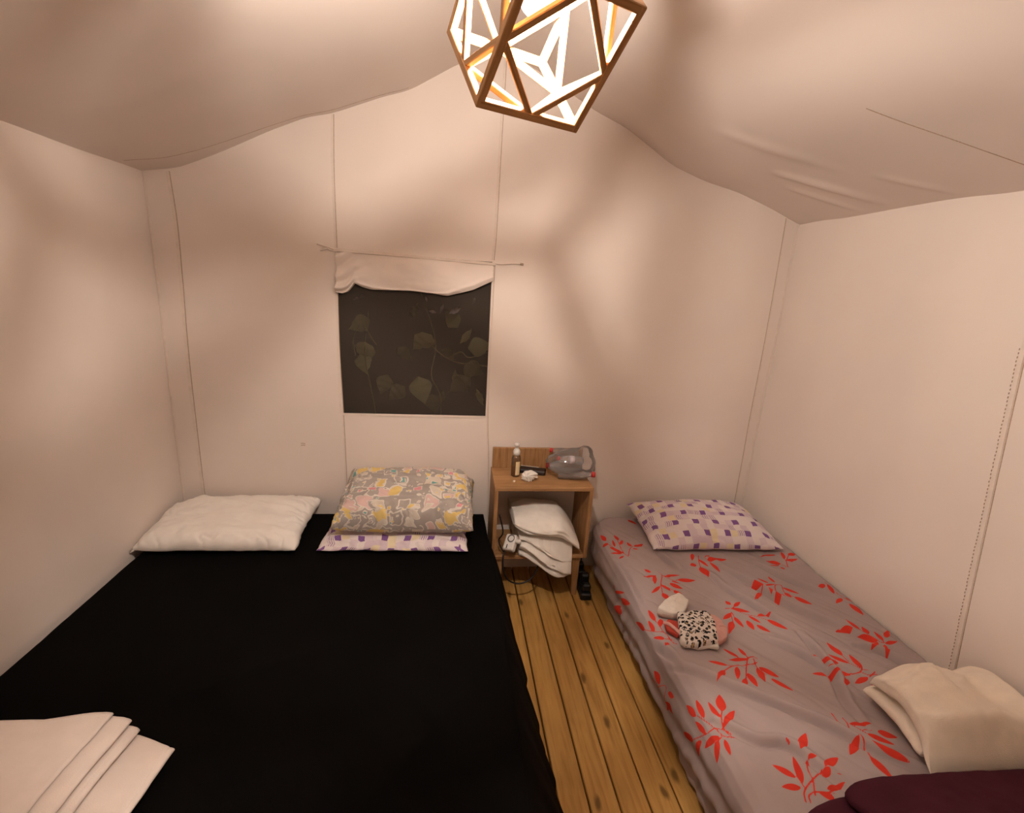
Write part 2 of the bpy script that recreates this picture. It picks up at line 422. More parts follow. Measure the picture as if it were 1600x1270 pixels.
# ------------------------------------------------------------------ floor
M_sub = base_mat('gap_dark', (.012, .008, .005), .9)
v, f = box(((XL + XR) / 2, (YB + YF) / 2, -.05), (XR - XL + .1, YB - YF + .1, .02))
floor = struct(fixn(mk('floor', v, f, M_sub)), 'golden pine plank floor')
edges = [.387 + .1022 * k for k in range(-18, 15)]
plank_me = None
for k in range(len(edges) - 1):
    x0, x1 = edges[k], edges[k + 1]
    if x1 < XL - .02 or x0 > XR: continue
    if plank_me is None:
        o = bx('floor_plank', (x0 + .003, YF, -.024), (x1 - .003, YB - .004, 0), M_plank, floor, .003); plank_me = o.data; z0 = o.location.z
    else:
        o = bpy.data.objects.new('floor_plank', plank_me); col.objects.link(o); o.parent = floor
        o.location = Vector(((x0 + x1) / 2, (YF + YB - .004) / 2, -.024)) - Vector(WORLD['floor'])
# ------------------------------------------------------------------ window: mesh net, hem, rolled flap, ties
M_net = bpy.data.materials.new('insect_net'); M_net.use_nodes = True
n, l = nodes_of(M_net); b = n['Principled BSDF']; b.inputs['Base Color'].default_value = (.105, .083, .064, 1); b.inputs['Roughness'].default_value = .9
b.inputs['Specular IOR Level'].default_value = .1
tr = n.new('ShaderNodeBsdfTransparent'); ms = n.new('ShaderNodeMixShader'); ms.inputs[0].default_value = .52
l.new(tr.outputs[0], ms.inputs[1]); l.new(b.outputs[0], ms.inputs[2]); l.new(ms.outputs[0], n['Material Output'].inputs[0])
nx_, nzz = 30, 30
X, Z = np.meshgrid(np.linspace(WX0 - .012, WX1 + .012, nx_), np.linspace(WZ0 - .012, WZ1 + .012, nzz), indexing='ij')
window = struct(mk('window_1', np.stack([X, np.full_like(X, YB + .006) + .004 * fbm(X * 3, Z * 3, 0, 5, 2), Z], -1).reshape(-1, 3), gridfaces(nx_, nzz), M_net, smooth=True), 'dark mesh window with night foliage behind')
def hem(pts):
    P = catmull(pts, 24); ribbon('window_hem', np.stack([P[:, 0], wallb_y(P[:, 0], P[:, 1]), P[:, 1]], 1), (0, -1, 0), .012, .003, M_seam, window)
hem([(WX0 - .006, WZ1), (WX0 - .008, 1.3), (WX0 - .004, WZ0 - .006)]); hem([(WX1 + .006, WZ1), (WX1 + .008, 1.3), (WX1 + .006, WZ0 - .006)])
hem([(WX0, WZ0 - .006), (-.2, WZ0 - .010), (WX1, WZ0 - .006)])
# flap: fabric gathered up and tied below the top hem
nu, nv = 70, 40
U = np.linspace(0, 1, nu); xb = WX0 - .004 + U * (WX1 - WX0 + .008)
top = 1.757 - .016 * U
low = np.interp(xb, [-.574, -.54, -.515, -.485, -.449, -.404, -.219, -.03, .097, .182, .2], [1.562, 1.556, 1.565, 1.605, 1.590, 1.582, 1.586, 1.572, 1.608, 1.652, 1.66])
Vv = np.zeros((nu, 2 * nv, 3))
for j in range(2 * nv):
    a = j / (2 * nv - 1)
    # front sheet goes down, curls under, comes back up behind
    if a < .62: tt = a / .62; z = top - (top - low) * np.sin(tt * math.pi / 2) ** 1.0; y = -.006 - .024 * np.sin(tt * math.pi * .92) ** .8
    else: tt = (a - .62) / .38; z = low + .05 * np.sin(tt * math.pi / 2) * np.ones(nu); y = -.010 + .010 * tt
    pk = np.exp(-((xb - WX0) / .09) ** 2)
    y = y + .007 * fbm(xb * 9, np.full(nu, a * 4), 0, 51, 3) + pk * .014 * np.sin(a * 34 + xb * 40) - .006 * np.exp(-((a - .45 + .10 * np.sin(xb * 7)) / .05) ** 2)
    Vv[:, j, 0] = xb + .004 * np.sin(a * 9) * pk; Vv[:, j, 1] = wallb_y(xb, z) + y; Vv[:, j, 2] = z + .004 * fbm(xb * 8, np.full(nu, a * 3), 0, 52, 2) * np.sin(math.pi * a)
flap = mk('window_flap', Vv.reshape(-1, 3), gridfaces(nu, 2 * nv), M_canvas, window, smooth=True)
P = catmull([(WX0 - .012, 1.760), (-.2, 1.753), (WX1 + .016, 1.741)], 30)
ribbon('flap_hem', np.stack([P[:, 0], wallb_y(P[:, 0], P[:, 1]) - .006, P[:, 1]], 1), (0, -1, 0), .016, .006, M_seam, window, sink=.008)
for pts in ([(-.572, 1.762), (-.60, 1.768), (-.625, 1.775), (-.66, 1.782)], [(-.575, 1.758), (-.598, 1.757), (-.612, 1.765), (-.632, 1.757), (-.645, 1.752)], [(.192, 1.745), (.24, 1.744), (.29, 1.750), (.335, 1.751)]):
    P = catmull(pts, 20); tube('tie_cord', np.stack([P[:, 0], wallb_y(P[:, 0], P[:, 1]) - .004, P[:, 1]], 1), .0035, M_seam, window, 6)
tube('tie_knot', [(.330, wallb_y(.33, 1.75) - .006, 1.751), (.338, wallb_y(.33, 1.75) - .008, 1.750), (.345, wallb_y(.33, 1.75) - .006, 1.749)], .005, M_thread, window, 8)

# ------------------------------------------------------------------ plant outside
M_leaf = base_mat('leaf_green', (.16, .15, .055), .6)
n, l = nodes_of(M_leaf); tc = n.new('ShaderNodeTexCoord'); oi = n.new('ShaderNodeObjectInfo')
wv = n.new('ShaderNodeTexWave'); wv.inputs['Scale'].default_value = 14; wv.inputs['Distortion'].default_value = 2
l.new(tc.outputs['Object'], wv.inputs['Vector'])
rp = n.new('ShaderNodeValToRGB'); rp.color_ramp.elements[0].color = (.15, .15, .065, 1); rp.color_ramp.elements[1].color = (.30, .29, .13, 1)
l.new(wv.outputs['Fac'], rp.inputs[0])
hs = n.new('ShaderNodeHueSaturation'); mr = n.new('ShaderNodeMapRange'); mr.inputs['To Min'].default_value = .5; mr.inputs['To Max'].default_value = 1.4
l.new(oi.outputs['Random'], mr.inputs['Value']); l.new(mr.outputs[0], hs.inputs['Value']); l.new(rp.outputs[0], hs.inputs['Color'])
l.new(hs.outputs[0], n['Principled BSDF'].inputs['Base Color'])
M_glint = base_mat('leaf_glint', (.60, .55, .58), .6)  # pale colour stands in for reflections on leaves and bits of sky
M_stem = base_mat('vine_stem', (.20, .18, .08), .8)
def leaf_geo(k, curl):
    V = []; F = []; m = 10
    for i in range(m + 1):
        t = i / m; wd = (.62 * math.sin(math.pi * min(1, t * 1.02) ** .62) ** .9 * (1 - .25 * t)) if k == 0 else .30 * math.sin(math.pi * t ** .8)
        wd = max(wd, .004)
        for s in (-1, -.5, 0, .5, 1): V.append((s * wd / 1.3, .06 * math.sin(i * 2.1) * abs(s) + curl * t * t * .5 + .14 * abs(s) * wd, t - (.10 * abs(s) if i == 0 else 0)))
    for i in range(m):
        for j in range(4): F.append((i * 5 + j, i * 5 + j + 1, (i + 1) * 5 + j + 1, (i + 1) * 5 + j))
    return np.array(V), F
plant = tag(empty('climbing_plant', (-.1, 2.85, 0)), 'leafy green plant growing in the dark outside the mesh window', 'plant')
lm = []
for k in (0, 1):
    v, f = leaf_geo(k, .35); me = bpy.data.meshes.new('leaf'); me.from_pydata([tuple(p) for p in v], [], f); me.update()
    me.polygons.foreach_set('use_smooth', [True] * len(me.polygons)); lm.append(me)
lp = lm[1].copy()
for me in lm: me.materials.append(M_leaf)
lp.materials.append(M_glint)
def leaf(x, y, z, size, ang, me, tilt=0.0, yaw=0.0):
    o = bpy.data.objects.new('leaf', me); col.objects.link(o); o.parent = plant
    o.location = Vector((x, y, z)) - Vector((-.1, 2.85, 0)); o.scale = (size,) * 3
    o.rotation_euler = (Matrix.Rotation(ang, 3, 'Y') @ Matrix.Rotation(yaw, 3, 'Z') @ Matrix.Rotation(tilt, 3, 'X')).to_euler()
for (x, z, s, a, k, dy) in [(-.13, 1.335, .145, 215, 0, 0), (-.50, 1.27, .14, 190, 0, .05), (-.48, 1.40, .12, 250, 0, .08), (-.06, 1.25, .11, 150, 0, .04), (.10, 1.28, .13, 80, 0, -.02), (.08, 1.17, .13, 120, 0, 0),
                         (-.19, 1.09, .15, 165, 0, -.02), (.10, 1.09, .15, 225, 0, .02), (.02, 1.13, .10, 185, 1, .05), (.05, 1.30, .10, 40, 1, .05), (-.05, 1.01, .10, 200, 1, .03), (-.53, 1.20, .12, 160, 0, .1), (-.25, 1.42, .10, 30, 1, .15), (.02, 1.38, .12, 320, 0, .18),
                         (-.40, 1.05, .12, 200, 0, .22), (-.33, 1.22, .11, 140, 0, .25), (.15, 1.02, .10, 150, 1, .04), (-.12, .95, .12, 170, 0, .15), (-.30, .98, .12, 230, 0, .22)]:
    leaf(x, 2.74 + dy, z, s, math.radians(a), lm[k], random.uniform(-.5, .5), random.uniform(-.5, .5))
for (x, z, s, a) in [(-.06, 1.51, .045, 200), (-.50, 1.545, .035, 230), (-.02, 1.465, .075, 60), (.12, 1.56, .035, 190), (-.16, 1.55, .03, 160), (-.10, 1.465, .04, 280), (-.53, 1.525, .03, 250)]:
    leaf(x, 2.80, z, s, math.radians(a), lp, .2, .3)  # small pale leaves added as the light bits near the window top
for pts in ([(.25, 2.74, 1.17), (.10, 2.73, 1.185), (.0, 2.73, 1.20), (-.1, 2.76, 1.26), (-.14, 2.78, 1.33)], [(.22, 2.76, 1.26), (.1, 2.75, 1.22), (.05, 2.75, 1.25), (-.01, 2.76, 1.22)], [(.02, 2.75, 1.12), (.06, 2.74, 1.09), (.10, 2.74, 1.02)],
            [(-.52, 2.78, 1.38), (-.56, 2.78, 1.30), (-.55, 2.78, 1.20)], [(-.49, 2.76, 1.37), (-.45, 2.76, 1.30), (-.43, 2.77, 1.27)], [(-.05, 2.85, 0), (-.08, 2.82, .6), (-.06, 2.78, .95), (-.12, 2.78, 1.10), (-.10, 2.8, 1.30), (-.2, 2.85, 1.6)], [(-.4, 2.9, 0), (-.45, 2.85, .8), (-.50, 2.8, 1.2), (-.48, 2.82, 1.45)]):
    tube('stem', pts, .0032, M_stem, plant, 6, 24)
v, f = box((.2, 3.6, -.12), (6, 2.2, .1)); struct(fixn(mk('ground', v, f, base_mat('soil', (.04, .03, .02), 1.0))), 'dark ground outside the tent')

# ------------------------------------------------------------------ beds
def cloth_grid(name, P3, mat, parent, uv=None, attr=None):
    nu, nv = P3.shape[:2]
    o = mk(name, P3.reshape(-1, 3), gridfaces(nu, nv), mat, parent, smooth=True)
    if attr is not None:
        a = o.data.attributes.new('print', 'FLOAT', 'POINT'); a.data.foreach_set('value', attr.astype(np.float32).ravel())
    return o
M_matt = fabric('mattress_ticking', (.45, .42, .38))
M_base = wood('bed_base_wood', (.25, .13, .05), (.3, .17, .07), (.15, .08, .03))
# --- double bed under a black sheet
M_blk = fabric('black_sheet', (.0024, .0020, .0019), var=.25, scale=5, weave=900, bump=.2, rough=.9, spec=.07)
dbl = tag(empty('double_bed', (-.6, 1.5, 0)), 'wide double bed covered by a plain black sheet', 'bed')
bx('bed_base', (-1.37, .58, 0), (.17, 2.44, .16), M_base, dbl, .01)
bx('mattress', (-1.36, .56, .16), (.19, 2.45, .355), M_matt, dbl, .04)
hemY = np.array([.4, 1.117, 1.177, 1.388, 1.643, 1.868, 2.119, 2.16, 2.182, 2.45]); hemX = np.array([.43, .397, .388, .371, .346, .332, .318, .295, .218, .216])
S = np.linspace(-1.66, .62, 260); Tt = np.linspace(.50, 2.485, 230)
SS, TT = np.meshgrid(S, Tt, indexing='ij')
def dbl_profile(s, t):
    edge = np.interp(t, [0, 2.0, 2.16, 2.5], [.215, .215, .205, .195])
    hx = np.interp(t, hemY, hemX) + .006 * np.sin(t * 31) + .004 * np.sin(t * 57 + 1)
    over = np.clip(s - edge, 0, 9); q = np.clip(over / .385, 0, 1)
    # rounded shoulder then a slanting fall to the floor
    zf = .388 - .384 * (q ** 1.15); xf = edge + (hx - edge) * (q ** .9)
    rip = .012 * q * np.sin(t * 23 + 2 * np.sin(t * 5)) * np.clip(q * 1.5, 0, 1)
    x = np.where(over > 0, xf + rip * .5, s); z = np.where(over > 0, zf, .388)
    lw = np.clip(-1.355 - s, 0, 9); z = z - np.where(lw > 0, .045 * (1 - np.cos(np.clip(lw / .07, 0, 1) * math.pi)) / 2 + np.clip(lw - .07, 0, 9), 0)
    x = np.where(lw > 0, -1.355 - .035 * np.sin(np.clip(lw / .07, 0, 1) * math.pi / 2), x)
    return x, z
X, Z = dbl_profile(SS, TT)
back = np.clip(TT - 2.40, 0, 1); Z = Z - np.where(SS < .25, back ** 2 * 6 * .9, 0)
onTop = (SS < .22)
Z = Z + np.where(onTop, 1, .2) * (.006 * fbm(SS * 3 + TT * 1.2, TT * 1.2 - SS * .5, 0, 61, 3) + .0025 * fbm((SS + TT) * 9, (TT - SS) * 2.0, 0, 63, 3))
for (x0, y0, x1, y1, a) in [(.10, .95, -.1, 1.25, .012), (-.3, .75, .12, 1.3, .008), (-.2, 1.9, .15, 1.5, .006), (-.9, 1.2, -.3, 1.5, .006)]:
    d = np.array([x1 - x0, y1 - y0]); t_ = np.clip(((SS - x0) * d[0] + (TT - y0) * d[1]) / (d @ d), 0, 1)
    Z = Z + a * np.exp(-(np.hypot(SS - x0 - t_ * d[0], TT - y0 - t_ * d[1]) / .03) ** 2) * np.sin(np.pi * np.clip(t_, .02, .98))
X = np.where(TT > 2.178, np.minimum(X, .222), X)
Z = np.maximum(Z, .004)
cloth_grid('bed_sheet', np.stack([X, TT, Z], -1), M_blk, dbl)

# --- single bed under a printed sheet
LEAVES=[[828,2159,817,2229,11],[830,2130,792,2140,11],[854,2086,860,2150,6],[889,2138,888,2200,11],[887,2095,915,2145,8],[950,2073,1012,2103,12],[932,2070,934,2124,10],[933,2051,964,2043,6],[870,2015,825,2104,8],[865,2014,812,2056,6],[868,1994,840,1986,7],[1018,2352,1055,2301,14],[946,1844,924,1874,7],[963,1819,891,1816,7],[954,1822,928,1757,9],[991,1812,1078,1818,8],[1046,1779,1132,1776,14],[999,1760,1040,1715,13],[1014,1777,1052,1752,6],[957,1753,984,1703,8],[946,1742,889,1702,8],[939,1699,948,1650,13],[995,1711,1024,1663,11],[700,1894,782,1776,7],[720,1808,778,1704,14],[696,1912,741,1895,6],[618,1887,664,1784,16],[1229,1996,1195,1933,9],[1198,1899,1166,1896,14],[1208,1878,1216,1810,19],[1231,1939,1253,1877,8],[1280,1943,1387,1947,17],[1279,1918,1288,1835,11],[1281,1967,1318,1985,7],[1703,1949,1730,2012,9],[1743,1974,1798,1995,13],[1699,1931,1769,1939,10],[1655,1908,1596,1948,13],[1642,1901,1582,1896,6],[1638,1860,1636,1884,9],[1682,1983,1587,1981,6],[1511,1753,1511,1805,8],[1473,1745,1438,1783,9],[1432,1726,1376,1728,18],[1494,1735,1438,1728,6],[1401,1689,1337,1641,9],[1445,1705,1428,1660,9],[1462,1670,1424,1606,11],[1472,1666,1482,1641,12],[1519,1711,1575,1671,16],[1502,1674,1512,1640,11],[1528,1645,1575,1592,16],[1200,1605,1193,1631,11],[1210,1594,1257,1623,8],[1195,1584,1261,1556,11],[1172,1555,1117,1519,9],[1152,1508,1103,1449,12],[1175,1533,1178,1470,10],[1214,1508,1213,1455,11],[1277,1533,1346,1543,9],[1238,1535,1266,1489,8],[1303,1508,1355,1448,14],[1238,1481,1269,1434,12],[1751,1737,1700,1708,11],[1768,1736,1741,1663,10],[1752,1632,1698,1604,9],[1759,1599,1762,1525,15],[1775,1642,1806,1619,8],[1625,1438,1543,1429,14],[1656,1432,1647,1498,9],[1670,1407,1685,1454,11],[1677,1371,1613,1403,15],[1701,1370,1713,1427,9],[1730,1390,1789,1433,10],[1694,1354,1764,1369,8],[1671,1363,1613,1333,9],[1688,1350,1650,1297,9],[837,1539,834,1609,9],[814,1497,814,1564,8],[780,1543,745,1630,13],[859,1539,845,1503,10],[832,1442,792,1477,10],[836,1417,815,1405,10],[648,1797,609,1805,25],[657,1853,641,1839,27],[1069,1330,1029,1372,9],[1101,1333,1091,1373,7],[1101,1321,1017,1314,8],[999,1287,932,1306,8],[973,1263,921,1222,10],[1033,1282,1000,1225,9],[1034,1230,1002,1194,9],[1055,1253,1054,1194,12],[1108,1277,1093,1210,11],[1116,1281,1162,1231,12],[1123,1225,1168,1167,10],[1466,1305,1466,1380,15],[1462,1267,1409,1314,9],[1425,1273,1395,1295,8],[1414,1268,1328,1297,9],[1492,1243,1500,1313,12],[1427,1220,1358,1254,9],[1382,1215,1279,1233,9],[1400,1204,1354,1167,9],[1484,1209,1412,1187,9],[1483,1192,1472,1149,11],[1505,1201,1531,1167,10],[792,1137,779,1191,12],[816,1113,823,1180,9],[856,1087,853,1156,8],[877,1112,904,1174,15],[855,1063,923,1115,10],[793,1076,778,1132,9],[725,1112,662,1187,13],[761,1079,680,1091,10],[829,1042,755,1057,10],[820,1036,776,993,10],[837,1029,829,981,7],[632,1436,631,1508,25],[687,1369,696,1421,19],[709,1305,732,1266,10],[667,1310,641,1273,35],[598,1337,658,1318,11],[1216,1057,1175,1085,8],[1228,1053,1217,1029,6],[1264,1042,1343,1038,7],[1333,1011,1381,988,13],[1293,1007,1350,964,10],[1274,978,1340,906,10],[1246,991,1177,944,11],[1238,938,1244,865,13],[1284,1023,1323,1014,2],[1035,966,1095,1019,12],[1008,997,1016,981,3],[1044,947,1066,938,5],[1034,926,1042,946,4],[1069,915,1136,939,10],[1064,910,1071,892,12],[971,896,925,938,9],[977,880,1005,956,10],[966,871,913,878,9],[1034,859,1095,869,8],[1038,836,1005,855,9],[1083,892,1112,886,2]]
STEMS=[[[887,1984],[875,2018],[881,2096],[886,2151]],[[887,1984],[919,2048],[944,2073]],[[872,2015],[828,2124]],[[980,1850],[989,1821],[956,1756],[939,1699]],[[989,1821],[1012,1790],[1046,1779]],[[956,1756],[995,1711]],[[713,1888],[695,1864],[720,1808]],[[1254,1981],[1231,1939],[1210,1878]],[[1276,1966],[1286,1930]],[[1678,1879],[1653,1904]],[[1675,1886],[1696,1928],[1703,1949]],[[1696,1928],[1743,1974]],[[1532,1737],[1492,1726],[1460,1670]],[[1532,1737],[1502,1674],[1528,1645]],[[1500,1738],[1432,1723],[1401,1689]],[[1163,1583],[1190,1579],[1228,1548],[1270,1529],[1303,1508]],[[1172,1555],[1154,1508]],[[1178,1560],[1175,1533]],[[1190,1579],[1210,1594]],[[1768,1754],[1765,1733]],[[1758,1683],[1766,1648],[1775,1620]],[[1693,1358],[1701,1370]],[[1693,1358],[1675,1369],[1656,1432]],[[864,1399],[852,1414],[844,1468],[812,1499],[780,1543]],[[844,1468],[840,1518],[837,1539]],[[857,1424],[832,1442]],[[1125,1327],[1101,1321],[1065,1276],[1034,1230]],[[1123,1301],[1080,1292],[1023,1286],[973,1263]],[[1023,1286],[999,1287]],[[1120,1318],[1110,1281],[1117,1241]],[[1101,1321],[1101,1333]],[[1134,1317],[1125,1327]],[[1528,1216],[1493,1216],[1471,1230],[1433,1223]],[[1512,1236],[1491,1241],[1462,1267],[1439,1281]],[[1466,1305],[1467,1276]],[[1437,1228],[1380,1214]],[[1530,1228],[1490,1209]],[[1471,1230],[1491,1241]],[[876,1025],[841,1038],[829,1071],[797,1136]],[[829,1071],[793,1074],[729,1109]],[[861,1033],[855,1063],[858,1085],[877,1112]],[[829,1071],[853,1059],[868,1041]],[[835,1039],[820,1036]],[[608,1452],[637,1360],[618,1329]],[[643,1395],[718,1327],[658,1318]],[[1236,1082],[1233,1052],[1241,1017],[1252,992],[1252,977],[1238,938]],[[1257,1063],[1257,1044],[1244,1017]],[[1264,1042],[1282,1021],[1293,1007]],[[952,833],[963,855],[985,872],[1014,887],[1061,910]],[[1014,887],[1018,910],[1035,938]],[[1014,887],[989,846]],[[964,832],[973,849],[1002,856],[1047,849]],[[975,870],[974,881]]]
CREASES=[[[776,1346],[938,1209],[1018,1153],[1166,1050],[1237,981],[1332,906],[1373,866]],[[842,1080],[919,1003],[1000,987],[1040,946],[1093,844]],[[1572,1351],[1647,1314],[1710,1219],[1773,1159]],[[1295,1940],[1350,1807],[1399,1709],[1473,1576],[1568,1474],[1677,1345]],[[1224,1811],[1249,1692],[1331,1542],[1403,1445]],[[1056,2003],[1068,1919],[1108,1865]],[[1389,1428],[1368,1268],[1318,1122],[1313,1040]],[[703,1574],[772,1461],[808,1385],[828,1316]],[[823,1671],[828,1800],[823,2012]],[[1234,1401],[1318,1301],[1372,1157]],[[1513,1907],[1588,1774],[1718,1652]]]

M_print = fabric('grey_printed_sheet', (.41, .335, .325), var=.05, scale=7, weave=700, bump=.25)
n, l = nodes_of(M_print); b = n['Principled BSDF']
at = n.new('ShaderNodeAttribute'); at.attribute_name = 'print'
mr = n.new('ShaderNodeMapRange'); mr.inputs['From Min'].default_value = -.0008; mr.inputs['From Max'].default_value = .0008
mr.inputs['To Min'].default_value = 1; mr.inputs['To Max'].default_value = 0; mr.interpolation_type = 'SMOOTHSTEP'
l.new(at.outputs['Fac'], mr.inputs['Value'])
src = b.inputs['Base Color'].links[0].from_socket
mx = n.new('ShaderNodeMix'); mx.data_type = 'RGBA'; l.new(mr.outputs[0], mx.inputs['Factor']); l.new(src, mx.inputs['A'])
nz = n.new('ShaderNodeTexNoise'); nz.inputs['Scale'].default_value = 25; tc = n.new('ShaderNodeTexCoord'); l.new(tc.outputs['Object'], nz.inputs['Vector'])
rr = n.new('ShaderNodeValToRGB'); rr.color_ramp.elements[0].color = (.56, .034, .022, 1); rr.color_ramp.elements[1].color = (.74, .060, .034, 1)
l.new(nz.outputs['Fac'], rr.inputs[0]); l.new(rr.outputs[0], mx.inputs['B']); l.new(mx.outputs['Result'], b.inputs['Base Color'])
sgl = tag(empty('single_bed', (1.3, 1.5, 0)), 'narrow single bed in a grey sheet printed with red leaf sprigs', 'bed')
bx('bed_base', (.92, .60, 0), (1.79, 2.42, .16), M_base, sgl, .01)
bx('mattress', (.855, .575, .13), (1.80, 2.42, .350), M_matt, sgl, .04)
PR = np.array([(1.9, .385), (.90, .385), (.87, .383), (.84, .374), (.815, .355), (.803, .33), (.80, .29), (.81, .2), (.83, .12), (.86, .03)])
al = np.concatenate([[0], np.cumsum(np.hypot(*np.diff(PR, axis=0).T))]); sval = 1.9 - al     # s along the cloth, s = x on the top
ST, TT_ = np.arange(sval[-1], 1.84, .0042), np.arange(.52, 2.47, .0042)
SS, TT = np.meshgrid(ST, TT_, indexing='ij')
k_ = np.ones(1)
X = np.interp(SS, sval[::-1], PR[::-1, 0]); Z = np.interp(SS, sval[::-1], PR[::-1, 1])
rw = np.clip(SS - 1.775, 0, 1); X = np.minimum(X, 1.80); Z = Z - 1.2 * rw ** 1.3 - .0
bk = np.clip(TT - 2.36, 0, 1); Z = Z - np.where(Z > .2, bk ** 2 * 6.0, 0); 
cn = np.clip((TT - 2.22) / .25, 0, 1) * np.clip((1.02 - SS) / .2, 0, 1); X = X + .07 * cn ** 2; Z = Z - .03 * cn ** 2 * (Z > .2)
side_ = np.clip((.84 - SS) / .25, 0, 1)
gather = np.sin(TT * 38 + 3 * np.sin(TT * 7) + SS * 6) * .5 + .5 * np.sin(TT * 71 + 2 * np.sin(TT * 11))
X = X - side_ * (.006 * gather + .010 * np.sin(SS * 48 + TT * 9 + 2.5 * fbm(TT * 3, SS * 2, 0, 79, 2)) * np.clip(side_ * 3, 0, 1))
top_ = np.clip((SS - .80) / .08, 0, 1)
Z = Z + top_ * (.004 * fbm(SS * 3, TT * 3, 0, 71, 3) + .011 * fbm((SS + .75 * TT) * 8, (TT - SS) * 1.4, 0, 73, 3) - .005 * np.exp(-(fbm((SS + .72 * TT) * 7, (TT - SS) * 1.3, 0, 77, 2) / .07) ** 2) + .0022 * fbm((SS + .8 * TT) * 34, (TT - SS) * 6, 0, 75, 2))
for c in CREASES:
    c = np.array(c) / 1000.0; c = catmull(c, 5 * len(c)); best = np.full(SS.shape, 9.0); sg = np.zeros(SS.shape); par = np.zeros(SS.shape); m = len(c) - 1
    for i in range(m):
        d = c[i + 1] - c[i]; t_ = np.clip(((SS - c[i][0]) * d[0] + (TT - c[i][1]) * d[1]) / (d @ d), 0, 1)
        ds = np.hypot(SS - c[i][0] - t_ * d[0], TT - c[i][1] - t_ * d[1]); cr = np.sign((SS - c[i][0]) * d[1] - (TT - c[i][1]) * d[0])
        u = ds < best; best = np.where(u, ds, best); sg = np.where(u, cr, sg); par = np.where(u, (i + t_) / m, par)
    sd = best * sg; env = np.sin(np.pi * np.clip(par * .9 + .08, 0, 1)) ** .7
    Z = Z + env * np.clip((SS - .74) / .1, 0.15, 1) * (.021 * np.exp(-((sd + .016) / .015) ** 2) - .017 * np.exp(-((sd - .006) / .008) ** 2))
dist = np.full(SS.shape, .05)
s0, t0, st = ST[0], TT_[0], .0042
def win_(xa, xb, ya, yb, pad):
    i0 = max(0, int((xa - pad - s0) / st)); i1 = min(len(ST), int((xb + pad - s0) / st) + 2)
    j0 = max(0, int((ya - pad - t0) / st)); j1 = min(len(TT_), int((yb + pad - t0) / st) + 2)
    return slice(i0, i1), slice(j0, j1)
for bx_, by_, tx_, ty_, hw in np.array(LEAVES) / 1000.0:
    i, j = win_(min(bx_, tx_), max(bx_, tx_), min(by_, ty_), max(by_, ty_), .05)
    if i.start >= i.stop or j.start >= j.stop: continue
    a, c_ = SS[i, j] - bx_, TT[i, j] - by_; L_ = math.hypot(tx_ - bx_, ty_ - by_); ex, ey = (tx_ - bx_) / L_, (ty_ - by_) / L_
    u = (a * ex + c_ * ey) / L_; vv = np.abs(-a * ey + c_ * ex); uu = np.clip(u, 0, 1)
    f_ = np.maximum(vv - hw * 1.05 * np.sin(np.pi * uu ** .78) ** .9, np.maximum(-u, u - 1) * L_)
    dist[i, j] = np.minimum(dist[i, j], f_)
for s_ in STEMS:
    s_ = np.array(s_) / 1000.0
    s_ = catmull(s_, 4 * len(s_)) if len(s_) > 2 else s_
    for p, q in zip(s_[:-1], s_[1:]):
        i, j = win_(min(p[0], q[0]), max(p[0], q[0]), min(p[1], q[1]), max(p[1], q[1]), .03)
        if i.start >= i.stop or j.start >= j.stop: continue
        d = q - p; t_ = np.clip(((SS[i, j] - p[0]) * d[0] + (TT[i, j] - p[1]) * d[1]) / max(d @ d, 1e-9), 0, 1)
        dist[i, j] = np.minimum(dist[i, j], np.hypot(SS[i, j] - p[0] - t_ * d[0], TT[i, j] - p[1] - t_ * d[1]) - .0021)
cloth_grid('printed_sheet', np.stack([X, TT, Z], -1), M_print, sgl, attr=dist)

